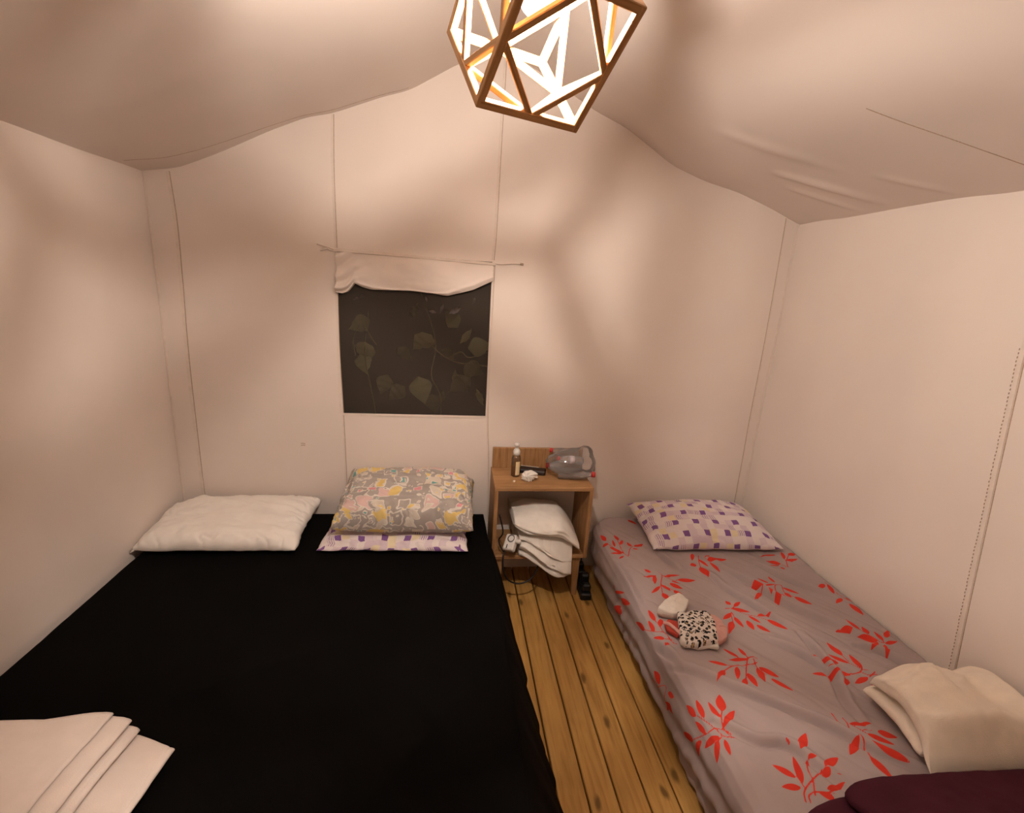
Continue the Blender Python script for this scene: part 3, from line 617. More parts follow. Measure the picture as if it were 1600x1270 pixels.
# ------------------------------------------------------------------ pillows
def pillow(name, c, size, mat, label, tilt=0.0, yaw=0.0, seed=0, wr=.006, pinch=.05, power=2.6, low=.4, flap=None, group=None, roll=0.0, slump=0.0, exp=.5, taper=0.0):
    W_, D_, H_ = size; nu, nv = 110, 80
    u = np.linspace(-1, 1, nu); v = np.linspace(-1, 1, nv); U, V = np.meshgrid(u, v, indexing='ij')
    x = W_ / 2 * U * (1 - pinch * (1 - V ** 2)) ; y = D_ / 2 * V * (1 - pinch * (1 - U ** 2))
    y = y * np.where(V > -.2, 1 - taper * np.clip(-U, 0, 1) ** 1.5 * np.clip((V + .2) / .6, 0, 1), 1)
    e = np.clip((1 - np.abs(U) ** power) * (1 - np.abs(V) ** power), 0, 1) ** exp
    rimw = 1 - np.minimum(1, np.minimum(1 - np.abs(U), 1 - np.abs(V)) / .35)
    wn = fbm(U * 3.2 + 4, V * 2.4, 0, seed, 3) + .8 * rimw * fbm(U * 9, V * 7, 0, seed + 5, 2) + .5 * fbm((U * .6 + V) * 7, U * 2, 0, seed + 9, 2) - 1.2 * rimw * np.exp(-(fbm(U * 4 + V * 2, V * 3, 0, seed + 21, 2) / .10) ** 2)
    zt = H_ * e + wr * wn * np.minimum(1, e * 2.0) + slump * np.clip(V, -1, 1) * e
    zb = -H_ * low * e + wr * .4 * fbm(U * 3, V * 3, 0, seed + 13, 2) * e
    rim = (.006 * fbm(U * 5, V * 5, 0, seed + 17, 2))
    A = np.stack([x + rim, y + rim, zt], -1); B = np.stack([x + rim, y + rim, zb], -1)
    off = nu * nv; F = [gridfaces(nu, nv), gridfaces(nu, nv)[:, ::-1] + off]
    P3 = np.concatenate([A.reshape(-1, 3), B.reshape(-1, 3)])
    R_ = np.array((Matrix.Rotation(yaw, 3, 'Z') @ Matrix.Rotation(tilt, 3, 'X') @ Matrix.Rotation(roll, 3, 'Y')))
    P3 = P3 @ R_.T + np.array(c)
    def arc(Q, ax):
        d_ = np.linalg.norm(np.diff(Q, axis=ax), axis=-1); c_ = np.concatenate([np.zeros_like(np.take(d_, [0], ax)), np.cumsum(d_, ax)], ax)
        return c_ - np.take(c_, [c_.shape[ax] // 2], ax)
    uv = np.concatenate([np.stack([arc(Q, 0) + 3.0, arc(Q, 1) + 3.0], -1).reshape(-1, 2) for Q in (A, B)])
    o = mk(name, P3, np.concatenate(F), mat, None, True, uv)
    import bmesh
    bm = bmesh.new(); bm.from_mesh(o.data); bmesh.ops.remove_doubles(bm, verts=bm.verts, dist=.0004); bm.to_mesh(o.data); bm.free()
    tag(o, label, 'pillow', group)
    def at(uu, vv_, top=True):
        i = int(round((uu + 1) / 2 * (nu - 1))); j = int(round((vv_ + 1) / 2 * (nv - 1))); return P3[i * nv + j + (0 if top else off)]
    return o, at

def mathn(n, op, a, b=None, l=None):
    m = n.new('ShaderNodeMath'); m.operation = op
    for k, q in enumerate((a, b)):
        if q is None: continue
        if isinstance(q, (int, float)): m.inputs[k].default_value = q
        else: l.new(q, m.inputs[k])
    return m.outputs[0]

def check_mat(name):
    """pale lilac cotton printed with staggered purple squares, pale patches and hatch marks"""
    m = fabric(name, (.76, .66, .67), var=.03, scale=14, weave=800, bump=.2); n, l = nodes_of(m); b = n['Principled BSDF']
    src = b.inputs['Base Color'].links[0].from_socket
    uv = n.new('ShaderNodeUVMap'); uv.uv_map = 'uv'; sp = n.new('ShaderNodeSeparateXYZ'); l.new(uv.outputs[0], sp.inputs[0])
    M = lambda op, a, b_=None: mathn(n, op, a, b_, l)
    cu, cv = M('MULTIPLY', sp.outputs[0], 27.0), M('MULTIPLY', sp.outputs[1], 27.0)
    iu, iv = M('FLOOR', cu), M('FLOOR', cv); fu, fv = M('FRACT', cu), M('FRACT', cv)
    key = M('FLOORED_MODULO', M('ADD', iu, M('MULTIPLY', M('FLOOR', M('DIVIDE', iv, 2.0)), 1.0)), 3.0)
    odd = M('FLOORED_MODULO', iv, 2.0)
    inside = M('MULTIPLY', M('MULTIPLY', M('GREATER_THAN', fu, .08), M('LESS_THAN', fu, .92)), M('MULTIPLY', M('GREATER_THAN', fv, .05), M('LESS_THAN', fv, .95)))
    sq = M('MULTIPLY', M('MULTIPLY', M('LESS_THAN', key, .5), M('LESS_THAN', odd, .5)), inside)
    wn = n.new('ShaderNodeTexWhiteNoise'); wn.noise_dimensions = '2D'; cb = n.new('ShaderNodeCombineXYZ'); l.new(iu, cb.inputs[0]); l.new(iv, cb.inputs[1]); l.new(cb.outputs[0], wn.inputs['Vector'])
    rnd = wn.outputs['Value']
    rp = n.new('ShaderNodeValToRGB'); rp.color_ramp.interpolation = 'CONSTANT'; e = rp.color_ramp.elements
    e[0].position = 0; e[0].color = (.80, .71, .70, 1); e[1].position = .30; e[1].color = (.70, .58, .63, 1)
    for p, c in ((.48, (.80, .68, .44, 1)), (.56, (.80, .72, .70, 1)), (.74, (.66, .53, .60, 1)), (.84, (.76, .66, .68, 1))):
        q = e.new(p); q.color = c
    l.new(rnd, rp.inputs[0])
    hatch = M('MULTIPLY', M('GREATER_THAN', rnd, .86), M('MULTIPLY', M('LESS_THAN', M('FRACT', M('MULTIPLY', fu, 3.6)), .42), inside))
    mul = n.new('ShaderNodeMix'); mul.data_type = 'RGBA'; mul.inputs['Factor'].default_value = .85; l.new(src, mul.inputs['A']); l.new(rp.outputs[0], mul.inputs['B'])
    mx = n.new('ShaderNodeMix'); mx.data_type = 'RGBA'; l.new(hatch, mx.inputs['Factor']); l.new(mul.outputs['Result'], mx.inputs['A']); mx.inputs['B'].default_value = (.38, .24, .36, 1)
    m2 = n.new('ShaderNodeMix'); m2.data_type = 'RGBA'; l.new(sq, m2.inputs['Factor']); l.new(mx.outputs['Result'], m2.inputs['A']); m2.inputs['B'].default_value = (.23, .115, .31, 1)
    l.new(m2.outputs['Result'], b.inputs['Base Color']); return m

def patch_mat(name):
    """grey cotton printed with rounded blocks in cream, yellow, pink and teal outlined in white"""
    m = fabric(name, (.43, .38, .34), var=.05, scale=14, weave=800, bump=.2); n, l = nodes_of(m); b = n['Principled BSDF']
    src = b.inputs['Base Color'].links[0].from_socket
    uv = n.new('ShaderNodeUVMap'); uv.uv_map = 'uv'
    nz = n.new('ShaderNodeTexNoise'); nz.inputs['Scale'].default_value = 16; nz.inputs['Detail'].default_value = 1; l.new(uv.outputs[0], nz.inputs['Vector'])
    mv = n.new('ShaderNodeMix'); mv.data_type = 'VECTOR'; mv.inputs['Factor'].default_value = .05; l.new(uv.outputs[0], mv.inputs['A']); l.new(nz.outputs['Color'], mv.inputs['B'])
    M = lambda op, a, b_=None: mathn(n, op, a, b_, l)
    cur = src
    def layer(cur, scale, seed, ramp, rmax, line, share):
        vo = n.new('ShaderNodeTexVoronoi'); vo.distance = 'MINKOWSKI'; vo.inputs['Exponent'].default_value = 5; vo.inputs['Scale'].default_value = scale; vo.inputs['Randomness'].default_value = .75
        mp = n.new('ShaderNodeMapping'); mp.inputs['Location'].default_value = (seed, seed * .7, 0); l.new(mv.outputs['Result'], mp.inputs['Vector']); l.new(mp.outputs[0], vo.inputs['Vector'])
        sp = n.new('ShaderNodeSeparateColor'); l.new(vo.outputs['Color'], sp.inputs[0])
        rad = M('ADD', M('MULTIPLY', sp.outputs[1], rmax * .55), rmax * .45)
        ins = M('LESS_THAN', vo.outputs['Distance'], rad); inn = M('LESS_THAN', vo.outputs['Distance'], M('SUBTRACT', rad, line))
        on = M('LESS_THAN', sp.outputs[2], share)
        rp = n.new('ShaderNodeValToRGB'); rp.color_ramp.interpolation = 'CONSTANT'; e = rp.color_ramp.elements
        e[0].position = 0; e[0].color = (*ramp[0], 1); e[1].position = 1 / len(ramp); e[1].color = (*ramp[1], 1)
        for k in range(2, len(ramp)): q = e.new(k / len(ramp)); q.color = (*ramp[k], 1)
        l.new(sp.outputs[0], rp.inputs[0])
        a = n.new('ShaderNodeMix'); a.data_type = 'RGBA'; l.new(M('MULTIPLY', ins, on), a.inputs['Factor']); l.new(cur, a.inputs['A']); a.inputs['B'].default_value = (.74, .68, .60, 1)
        c = n.new('ShaderNodeMix'); c.data_type = 'RGBA'; l.new(M('MULTIPLY', inn, on), c.inputs['Factor']); l.new(a.outputs['Result'], c.inputs['A']); l.new(rp.outputs[0], c.inputs['B'])
        return c.outputs['Result']
    G_ = (.43, .38, .34); CR_ = (.68, .60, .50); Y_ = (.78, .58, .22); PK = (.74, .34, .36); TL = (.20, .42, .40); LP = (.70, .50, .46)
    cur = layer(cur, 13, 3.1, [Y_, CR_, G_, LP, Y_, G_, CR_, G_], .56, .075, .95)
    cur = layer(cur, 19, 9.4, [Y_, CR_, PK, G_, CR_, Y_, TL, Y_], .40, .06, .70)
    cur = layer(cur, 40, 5.7, [Y_, G_, TL, CR_], .36, .10, .42)
    l.new(cur, b.inputs['Base Color']); return m

M_pw = fabric('white_pillowcase', (.88, .83, .77), var=.03, scale=10, weave=800, bump=.2)
M_check = check_mat('lilac_check_cotton'); M_patch = patch_mat('patchwork_print_cotton')
pw, pw_at = pillow('pillow', (-1.035, 2.245, .438), (.70, .43, .067), M_pw, 'plain white pillow lying by the left canvas wall', tilt=.10, yaw=-.02, seed=101, wr=.010, pinch=.02, low=.35, taper=.30, power=5.0, exp=.45)
ed = np.array([pw_at(-1, v) for v in np.linspace(-1, 1, 14)])            # open end of the pillowcase
V = []; 
for k, p in enumerate(ed):
    q = k / 13; V += [p + (.012, 0, .004), p + (-.030 - .012 * math.sin(q * 9) + .018 * q, 0, -.010 + .012 * math.sin(q * 7)), p + (-.030 - .012 * math.sin(q * 9) + .018 * q, 0, -.014 + .012 * math.sin(q * 7)), p + (.012, 0, -.006)]
V = np.array(V); V[:, 0] = np.maximum(V[:, 0], -1.392); V[:, 2] = np.maximum(V[:, 2], .396)
F = [];
for k in range(13):
    for j in range(4): F.append((k * 4 + j, k * 4 + (j + 1) % 4, (k + 1) * 4 + (j + 1) % 4, (k + 1) * 4 + j))
F += [(0, 1, 2, 3), (55, 54, 53, 52)]
fixn(mk('pillowcase_opening', V, F, M_pw, pw, True))
pillow('pillow', (-.245, 2.235, .422), (.70, .44, .050), M_check, 'purple checked pillow lying flat beneath the multicoloured pillow', tilt=.05, yaw=-.03, seed=131, wr=.012, pinch=.03, low=.5)
pillow('pillow', (-.205, 2.265, .530), (.67, .42, .138), M_patch, 'puffy multicoloured patchwork print pillow on top of a purple checked pillow', tilt=.16, yaw=-.03, seed=151, wr=.020, pinch=.02, power=4.5, low=.35, exp=.40)
pillow('pillow', (1.375, 2.205, .430), (.70, .42, .092), M_check, 'purple checked pillow on the red leaf print bed', tilt=.10, yaw=-.02, seed=171, wr=.009, pinch=.025, low=.4)

# ------------------------------------------------------------------ nightstand
ns = tag(empty('nightstand', (.49, 2.33, 0)), 'open oak nightstand with raised back panel between the two beds', 'nightstand')
NX0, NX1, NY0, NY1, NZ0, NZ1 = .230, .745, 2.19, 2.470, .245, .655
bx('top_panel', (NX0, NY0, NZ1 - .020), (NX1, NY1, NZ1), M_oak, ns, .002)
bx('bottom_panel', (NX0 + .02, NY0, NZ0), (NX1 - .02, NY1, NZ0 + .020), M_oak, ns, .002)
bx('side_panel', (NX0, NY0, NZ0), (NX0 + .020, NY1, NZ1 - .020), M_oakv, ns, .002)
bx('side_panel', (NX1 - .020, NY0, NZ0), (NX1, NY1, NZ1 - .020), M_oakv, ns, .002)
bx('back_panel', (NX0 + .006, NY1 - .018, NZ1), (NX1, NY1, .773), M_oakv, ns, .002)
for (x, y) in ((.262, 2.205), (.680, 2.205), (.262, 2.42), (.680, 2.42)):
    s = 1 if x > .5 else -1
    V = []
    for z, wd, ox in ((0, .026, .010 * s), (NZ0, .044, 0)):
        cx, cy = x + .012 + ox, y + .022
        V += [(cx - wd / 2, cy - wd / 2, z), (cx + wd / 2, cy - wd / 2, z), (cx + wd / 2, cy + wd / 2, z), (cx - wd / 2, cy + wd / 2, z)]
    fixn(mk('leg', np.array(V), [(0, 1, 2, 3), (4, 5, 6, 7), (0, 1, 5, 4), (1, 2, 6, 5), (2, 3, 7, 6), (3, 0, 4, 7)], M_oakv, ns))

M_towel = fabric('white_towelling', (.82, .77, .70), var=.04, scale=30, weave=420, bump=.6)
M_cream = fabric('cream_blanket', (.88, .78, .66), var=.04, scale=20, weave=380, bump=.5)
M_creamL = fabric('pale_cream_blanket', (.80, .71, .65), var=.03, scale=20, weave=420, bump=.4)
# folded blankets in the nightstand: layers with rounded folds facing the room
def map_low(u, v, w_, s):
    # u: depth (0 = front fold), v: along x, w: height; the right end twists down over the shelf edge
    x = .372 + .285 * v + .25 * u * (v - .3) * .6; y = 2.178 + u + .030 * (v - .5) ** 2 * 4 - .030 * v
    z = .270 + w_ * (1.0 - .30 * (v - .35) ** 2 * 3) - np.clip(2.186 - y, 0, 1) * (.25 + 2.1 * v) - .02 * v * np.clip((2.19 - y) / .03, 0, 1)
    z = np.where(y > 2.188, np.maximum(z, .2665 + .9 * w_ * (1 - .4 * v)), z)
    z = z + .005 * fbm(x * 26, y * 26, w_ * 60, 201, 2); y = y + .012 * fbm(x * 15 + w_ * 20, w_ * 70, 0, 203, 2)
    return x, y, z
pf = [(.20, .006)]
for k in range(4):
    o_ = .012 * math.sin(k * 2.3); b_ = .030 * k
    pf += [(.01 + o_, .007 + b_), (-.020 + o_, .014 + b_), (.0 + o_, .021 + b_), (.19, .022 + b_), (.21, .029 + b_), (.19, .036 + b_)]
low_t = folded('folded_towel', pf[:-2], .0105, map_low, M_towel, nprof=260, nv=46); tag(low_t, 'lower folded white towel hanging over the nightstand shelf edge', 'towel')
def map_up(u, v, w_, s):
    q = (v - .5) * 2
    x = .340 + .350 * v + .03 * u * q; y = 2.190 + u + .03 * q ** 2 - .014 * q
    z = .398 + w_ * (1.08 - .42 * q ** 2) - .030 * np.abs(q) ** 3 * np.sign(q) - .020 * v - .16 * np.clip(v - .72, 0, 1) + .28 * np.clip(u, -.05, .12) * (1 - q ** 2)
    z = z + .008 * fbm(x * 15, y * 15, w_ * 30, 211, 3); y = y + .014 * fbm(x * 12, w_ * 45, 0, 213, 2)
    return x, y, z
up_t = folded('folded_towel', [(.19, .004), (.03, .005), (-.018, .012), (.0, .020), (.17, .021), (.19, .028), (.17, .034), (.02, .034), (-.026, .041), (-.005, .050), (.16, .050), (.20, .064), (.15, .080), (.03, .080), (-.03, .062), (-.046, .040), (-.040, .022)], .0115, map_up, M_towel, nprof=240, nv=46)
tag(up_t, 'upper domed folded white towel inside the nightstand', 'towel')

# white socket and its black cable inside the shelf
sk = tag(empty('extension_socket', (.325, 2.17, .265)), 'white extension socket with black cable on the nightstand shelf', 'socket')
Rk = np.array(Matrix.Rotation(-.45, 3, 'Z') @ Matrix.Rotation(.70, 3, 'X') @ Matrix.Rotation(-.25, 3, 'Y'))
kc = np.array((.327, 2.185, .345))
v, f = box(kc, (.060, .085, .038), Rk, .006); fixn(mk('socket_body', v, f, M_white_pl, sk))
Ms = np.eye(4); Ms[:3, :3] = Rk; Ms[:3, 3] = kc + Rk @ np.array((.006, .018, .0195))
lathe('socket_face', [(.0, -.002), (.019, -.002), (.0205, .0015), (.016, .0015), (.015, -.001), (0, -.001)], base_mat('socket_grey', (.10, .09, .09), .5), Ms, sk)
v, f = box(kc + Rk @ np.array((-.006, -.026, .0195)), (.004, .022, .002), Rk); fixn(mk('switch_slot', v, f, M_black, sk))
v, f = box(kc + Rk @ np.array((.040, .012, .004)), (.035, .022, .022), Rk, .005); fixn(mk('plug', v, f, M_white_pl, sk))
tube('cable', [(.300, 2.19, .30), (.288, 2.165, .27), (.294, 2.150, .20), (.325, 2.150, .145), (.385, 2.155, .122), (.445, 2.165, .145), (.482, 2.19, .205), (.485, 2.30, .235)], .0045, M_black, sk, 8, 50)
tube('cable', [(.262, 2.20, .50), (.285, 2.20, .40), (.268, 2.22, .34), (.290, 2.20, .29), (.306, 2.19, .305)], .004, M_black, sk, 8, 40)

# power strip on the floor
ps = tag(empty('power_strip', (.77, 2.26, 0)), 'black power strip with plugs on the floor behind the nightstand leg', 'power strip')
Rz = np.array(Matrix.Rotation(-.06, 3, 'Z'))
v, f = box((.765, 2.285, .020), (.060, .25, .040), Rz, .006); fixn(mk('strip_body', v, f, M_black, ps))
for k, (yy_, h) in enumerate(((2.20, .045), (2.255, .07), (2.31, .055), (2.365, .07))):
    v, f = box((.764 + .004 * (k % 2), yy_, .038 + h / 2), (.046, .040, h), Rz, .008); fixn(mk('plug', v, f, M_black, ps))
tube('cord', [(.775, 2.37, .09), (.79, 2.42, .16), (.765, 2.45, .26), (.78, 2.46, .33)], .004, M_black, ps, 8, 30)

# things on the nightstand
def bottle_glass(name, tint, spec=.12):
    m = bpy.data.materials.new(name); m.use_nodes = True; n, l = nodes_of(m)
    n.remove(n['Principled BSDF'])
    tr = n.new('ShaderNodeBsdfTransparent'); tr.inputs[0].default_value = (*tint, 1)
    gl = n.new('ShaderNodeBsdfGlossy'); gl.inputs['Roughness'].default_value = .08; gl.inputs['Color'].default_value = (.9, .9, .9, 1)
    df = n.new('ShaderNodeBsdfDiffuse'); df.inputs[0].default_value = (.8, .76, .74, 1)
    fr = n.new('ShaderNodeFresnel'); fr.inputs[0].default_value = 1.45
    m1 = n.new('ShaderNodeMixShader'); l.new(fr.outputs[0], m1.inputs[0]); l.new(tr.outputs[0], m1.inputs[1]); l.new(gl.outputs[0], m1.inputs[2])
    m2 = n.new('ShaderNodeMixShader'); m2.inputs[0].default_value = spec; l.new(m1.outputs[0], m2.inputs[1]); l.new(df.outputs[0], m2.inputs[2])
    l.new(m2.outputs[0], n['Material Output'].inputs[0]); return m
TZ = NZ1
pb = tag(empty('pump_bottle', (.352, 2.345, TZ)), 'small clear pump bottle of amber liquid with white cap on nightstand', 'bottle')
Mb = Matrix.Translation((.352, 2.345, TZ))
lathe('bottle_body', [(0, 0.001), (.022, .001), (.0245, .004), (.0245, .100), (.021, .112), (.012, .119), (.012, .127)], bottle_glass('amber_glass', (.86, .74, .45), .05), Mb, pb, 24)
lathe('liquid', [(0, .004), (.0225, .004), (.0225, .058), (0, .058)], base_mat('amber_liquid', (.40, .24, .08), .2), Mb, pb, 24)
a = np.linspace(-1.75, -.75, 12); V = []
for t in a:
    for z in (.012, .088): V.append((.352 + .0251 * math.cos(t), 2.345 + .0251 * math.sin(t), TZ + z))
mk('label_band', np.array(V), [(2 * k, 2 * k + 2, 2 * k + 3, 2 * k + 1) for k in range(11)], base_mat('label_paper', (.78, .62, .36), .7), pb, True)
lathe('pump_cap', [(0, .120), (.0195, .120), (.0195, .138), (.015, .150), (.0095, .153), (.0095, .164), (.0125, .165), (.0125, .184), (0, .187)], M_white_pl, Mb, pb, 20)
cap_o = bpy.data.objects['pump_cap']
v, f = box((.352, 2.333, TZ + .178), (.008, .018, .008), None, .002); fixn(mk('nozzle', v, f, M_white_pl, cap_o))
lathe('bottle_cap', [(0, 0), (.0075, 0), (.0075, .006), (.006, .008), (0, .008)], base_mat('cap_cream', (.75, .62, .45), .4), Matrix.Translation((.336, 2.262, TZ)), None, 16)
tag(bpy.data.objects['bottle_cap'], 'tiny cream cap lying before the pump bottle', 'cap')
# crumpled cloth
import bmesh
bm = bmesh.new(); bmesh.ops.create_icosphere(bm, subdivisions=5, radius=1.0)
co = np.array([p.co[:] for p in bm.verts]); fa = np.array([[q.index for q in g.verts] for g in bm.faces]); bm.free()
r = 1.12 + .22 * fbm(co[:, 0] * 1.6 + 2, co[:, 1] * 1.6, co[:, 2] * 1.6, 301, 2) - .26 * np.abs(np.sin(5.5 * (np.arctan2(co[:, 2], co[:, 0] + .25)) + 6 * np.hypot(co[:, 0] + .3, co[:, 2]))) * np.clip(-co[:, 1] + .7, 0, 1)
q = co * r[:, None] * np.array((.040, .028, .028)) + np.array((.418, 2.285, TZ + .024)); q[:, 2] = np.maximum(q[:, 2], TZ + .001)
tag(mk('crumpled_cloth', q, fa, M_towel, None, True), 'small crumpled white cloth on nightstand beside the pump bottle', 'cloth')
v, f = box((.452, 2.385, TZ + .013), (.145, .060, .024), np.array(Matrix.Rotation(-.28, 3, 'Z')), .006)
pc = tag(fixn(mk('dark_case', v, f, base_mat('dark_case_plastic', (.015, .010, .012), .35))), 'flat black case lying behind the crumpled white cloth', 'case')
v, f = box((.440, 2.416, TZ + .0255), (.10, .006, .002), np.array(Matrix.Rotation(-.28, 3, 'Z'))); fixn(mk('pale_edge', v, f, base_mat('case_edge', (.55, .48, .42), .4), pc))

# water bottles in a clear bag
M_pet = bottle_glass('clear_plastic', (.96, .95, .955), .14)
M_red = base_mat('red_cap_plastic', (.55, .03, .03), .4)
M_lab = base_mat('bottle_label_film', (.62, .56, .60), .5)
pet = [(0, .004), (.012, 0), (.027, .002), (.030, .010), (.030, .050), (.0275, .058), (.030, .066), (.030, .115), (.028, .130), (.022, .150), (.0135, .172), (.0125, .180), (.0125, .186)]
def water_bottle(base, direc, label, sc_=1.0, band=True):
    d = Vector(direc).normalized(); q = Vector((0, 0, 1)).rotation_difference(d).to_matrix().to_4x4(); Mx = Matrix.Translation(base) @ q @ Matrix.Scale(sc_, 4)
    r_ = tag(empty('water_bottle', base), label, 'bottle', 'water bottles in the plastic bag')
    lathe('bottle_body', pet, M_pet, Mx, r_, 22); lathe('cap', [(0, .180), (.0150, .180), (.0152, .197), (.013, .200), (0, .200)], M_red, Mx, r_, 18)
    if band: lathe('label_band', [(.0304, .070), (.0304, .108)], M_lab, Mx, r_, 22)
water_bottle((.575, 2.310, TZ + .034), (.21, -.030, .002), 'clear water bottle lying along the nightstand top, red cap to the right', band=False)
water_bottle((.725, 2.385, TZ + .040), (-.19, .006, .004), 'clear water bottle at the back of the bag, red cap pointing left', 1.0, False)
water_bottle((.715, 2.335, TZ + .092), (-.16, .00, .016), 'clear water bottle lying on top of the others in the bag', .72)
water_bottle((.700, 2.385, TZ + .106), (-.17, .02, .025), 'clear water bottle highest at the back of the bag', .80, False)
bm = bmesh.new(); bmesh.ops.create_icosphere(bm, subdivisions=5, radius=1.0)
co = np.array([p.co[:] for p in bm.verts]); fa = np.array([[q.index for q in g.verts] for g in bm.faces]); bm.free()
sgn = np.sign(co) * np.abs(co) ** .85
r = 1 + .10 * fbm(co[:, 0] * 2.2, co[:, 1] * 2.2, co[:, 2] * 2.2, 311, 3) + .02 * fbm(co[:, 0] * 4, co[:, 1] * 4, co[:, 2] * 4, 315, 2)
q = sgn * r[:, None] * np.array((.135, .080, .082)); q[:, 2] *= np.clip(.62 + .5 * (q[:, 0] + .15) / .2, .25, 1.0); q += np.array((.655, 2.345, TZ + .076))
q[:, 2] = np.maximum(q[:, 2], TZ + .0015); q[:, 1] = np.minimum(q[:, 1], 2.448)
up = np.exp(-((q[:, 0] - .745) / .035) ** 2) * np.clip((q[:, 2] - TZ - .10) / .05, 0, 1); q[:, 2] += .035 * up
M_bag = bottle_glass('thin_clear_bag', (.975, .965, .96), .10)
tag(mk('plastic_bag', q, fa, M_bag, None, True), 'thin clear plastic bag holding water bottles on the nightstand', 'bag')

# ------------------------------------------------------------------ things on the single bed
def slab(name, outline, h, mat, base, parent=None, seed=0, amp=.004, dome=.0, n=26, soft=2):
    """soft cloth lump over an outline: rings shrink inwards while the height rises"""
    O = np.asarray(outline, float); m = 96
    O2 = np.vstack([O, O[:1]]); L_ = np.concatenate([[0], np.cumsum(np.hypot(*np.diff(O2, axis=0).T))]); t = np.linspace(0, L_[-1], m, endpoint=False)
    O = np.stack([np.interp(t, L_, O2[:, 0]), np.interp(t, L_, O2[:, 1])], 1)
    for _ in range(soft): O = (np.roll(O, 1, 0) + 2 * O + np.roll(O, -1, 0)) / 4
    c = O.mean(0); V = []
    prof = [(0.985, 0), (1.0, .35), (.995, .75), (.975, .95)] + [(.95 * (1 - k / n), 1 + dome * (1 - (1 - k / n) ** 2)) for k in range(1, n)]
    for s, hh in prof:
        P = c + (O - c) * s; z = base + hh * h + amp * fbm(P[:, 0] * 28, P[:, 1] * 28, 0, seed, 3) * min(1, hh)
        V.append(np.stack([P[:, 0], P[:, 1], z], 1))
    V = np.concatenate(V + [np.array([[c[0], c[1], base + h * (1 + dome)]])]); k = len(prof); F = []
    for r_ in range(k - 1):
        for i in range(m): F.append((r_ * m + i, r_ * m + (i + 1) % m, (r_ + 1) * m + (i + 1) % m, (r_ + 1) * m + i))
    for i in range(m): F.append(((k - 1) * m + i, (k - 1) * m + (i + 1) % m, k * m))
    F.append(tuple(range(m))[::-1])
    return fixn(mk(name, V, F, mat, parent, True))
BZ = .394
M_tissue = fabric('white_folded_wipe', (.76, .70, .63), var=.03, scale=60, weave=500, bump=.4)
wp = slab('folded_white_pad', [(.846, 1.550), (.862, 1.533), (.897, 1.517), (.94, 1.520), (.965, 1.546), (1.000, 1.592), (.994, 1.618), (.978, 1.640), (.935, 1.618), (.891, 1.590)], .034, M_tissue, BZ + .002, seed=401, amp=.008, dome=.15, soft=1)
tag(wp, 'small folded white pad beside the leopard print cloth', 'pad')
mk_pink = fabric('pink_lining', (.66, .36, .31), var=.06, scale=40, weave=600, bump=.3)
M_lin = base_mat('pale_edge_tape', (.70, .55, .48), .8)
fixn(mk('edge_band', np.array([(.860, 1.532, BZ + .014), (.897, 1.5145, BZ + .014), (.94, 1.5175, BZ + .014), (.860, 1.532, BZ + .020), (.897, 1.5145, BZ + .020), (.94, 1.5175, BZ + .020)]), [(0, 1, 4, 3), (1, 2, 5, 4)], M_lin, wp))
M_leo = fabric('leopard_print_cotton', (.74, .66, .60), var=.03, scale=40, weave=700, bump=.3); n, l = nodes_of(M_leo); b = n['Principled BSDF']
src = b.inputs['Base Color'].links[0].from_socket
tc = n.new('ShaderNodeTexCoord'); nz = n.new('ShaderNodeTexNoise'); nz.inputs['Scale'].default_value = 130; l.new(tc.outputs['Object'], nz.inputs['Vector'])
mv = n.new('ShaderNodeMix'); mv.data_type = 'VECTOR'; mv.inputs['Factor'].default_value = .012; l.new(tc.outputs['Object'], mv.inputs['A']); l.new(nz.outputs['Color'], mv.inputs['B'])
vo = n.new('ShaderNodeTexVoronoi'); vo.inputs['Scale'].default_value = 62; vo.voronoi_dimensions = '2D'; l.new(mv.outputs['Result'], vo.inputs['Vector'])
sp = n.new('ShaderNodeSeparateColor'); l.new(vo.outputs['Color'], sp.inputs[0])
Mm = lambda op, a, b_=None: mathn(n, op, a, b_, l)
ring = Mm('MULTIPLY', Mm('LESS_THAN', vo.outputs['Distance'], .36), Mm('GREATER_THAN', vo.outputs['Distance'], Mm('MULTIPLY', Mm('GREATER_THAN', sp.outputs[0], .6), .19)))
n2 = n.new('ShaderNodeTexNoise'); n2.inputs['Scale'].default_value = 210; l.new(tc.outputs['Object'], n2.inputs['Vector'])
ring = Mm('MULTIPLY', ring, Mm('LESS_THAN', n2.outputs['Fac'], .68))
core = Mm('MULTIPLY', Mm('LESS_THAN', vo.outputs['Distance'], .20), Mm('GREATER_THAN', sp.outputs[0], .8))
m1 = n.new('ShaderNodeMix'); m1.data_type = 'RGBA'; l.new(core, m1.inputs['Factor']); l.new(src, m1.inputs['A']); m1.inputs['B'].default_value = (.48, .32, .16, 1)
m2 = n.new('ShaderNodeMix'); m2.data_type = 'RGBA'; l.new(ring, m2.inputs['Factor']); l.new(m1.outputs['Result'], m2.inputs['A']); m2.inputs['B'].default_value = (.012, .010, .010, 1)
l.new(m2.outputs['Result'], b.inputs['Base Color'])
lc = tag(empty('leopard_print_cloth', (.985, 1.46, BZ)), 'small folded leopard print cloth with pink lining on the single bed', 'cloth')
slab('pink_lining', [(.99, 1.375), (1.02, 1.372), (1.055, 1.392), (1.076, 1.425), (1.080, 1.455), (1.085, 1.475), (1.075, 1.505), (1.055, 1.522), (1.02, 1.48)], .022, mk_pink, BZ + .003, lc, 411, .008, .3)
tube('pink_fold', [(1.03, 1.435, BZ + .026), (1.056, 1.442, BZ + .030), (1.078, 1.440, BZ + .020)], .008, mk_pink, lc, 8, 12)
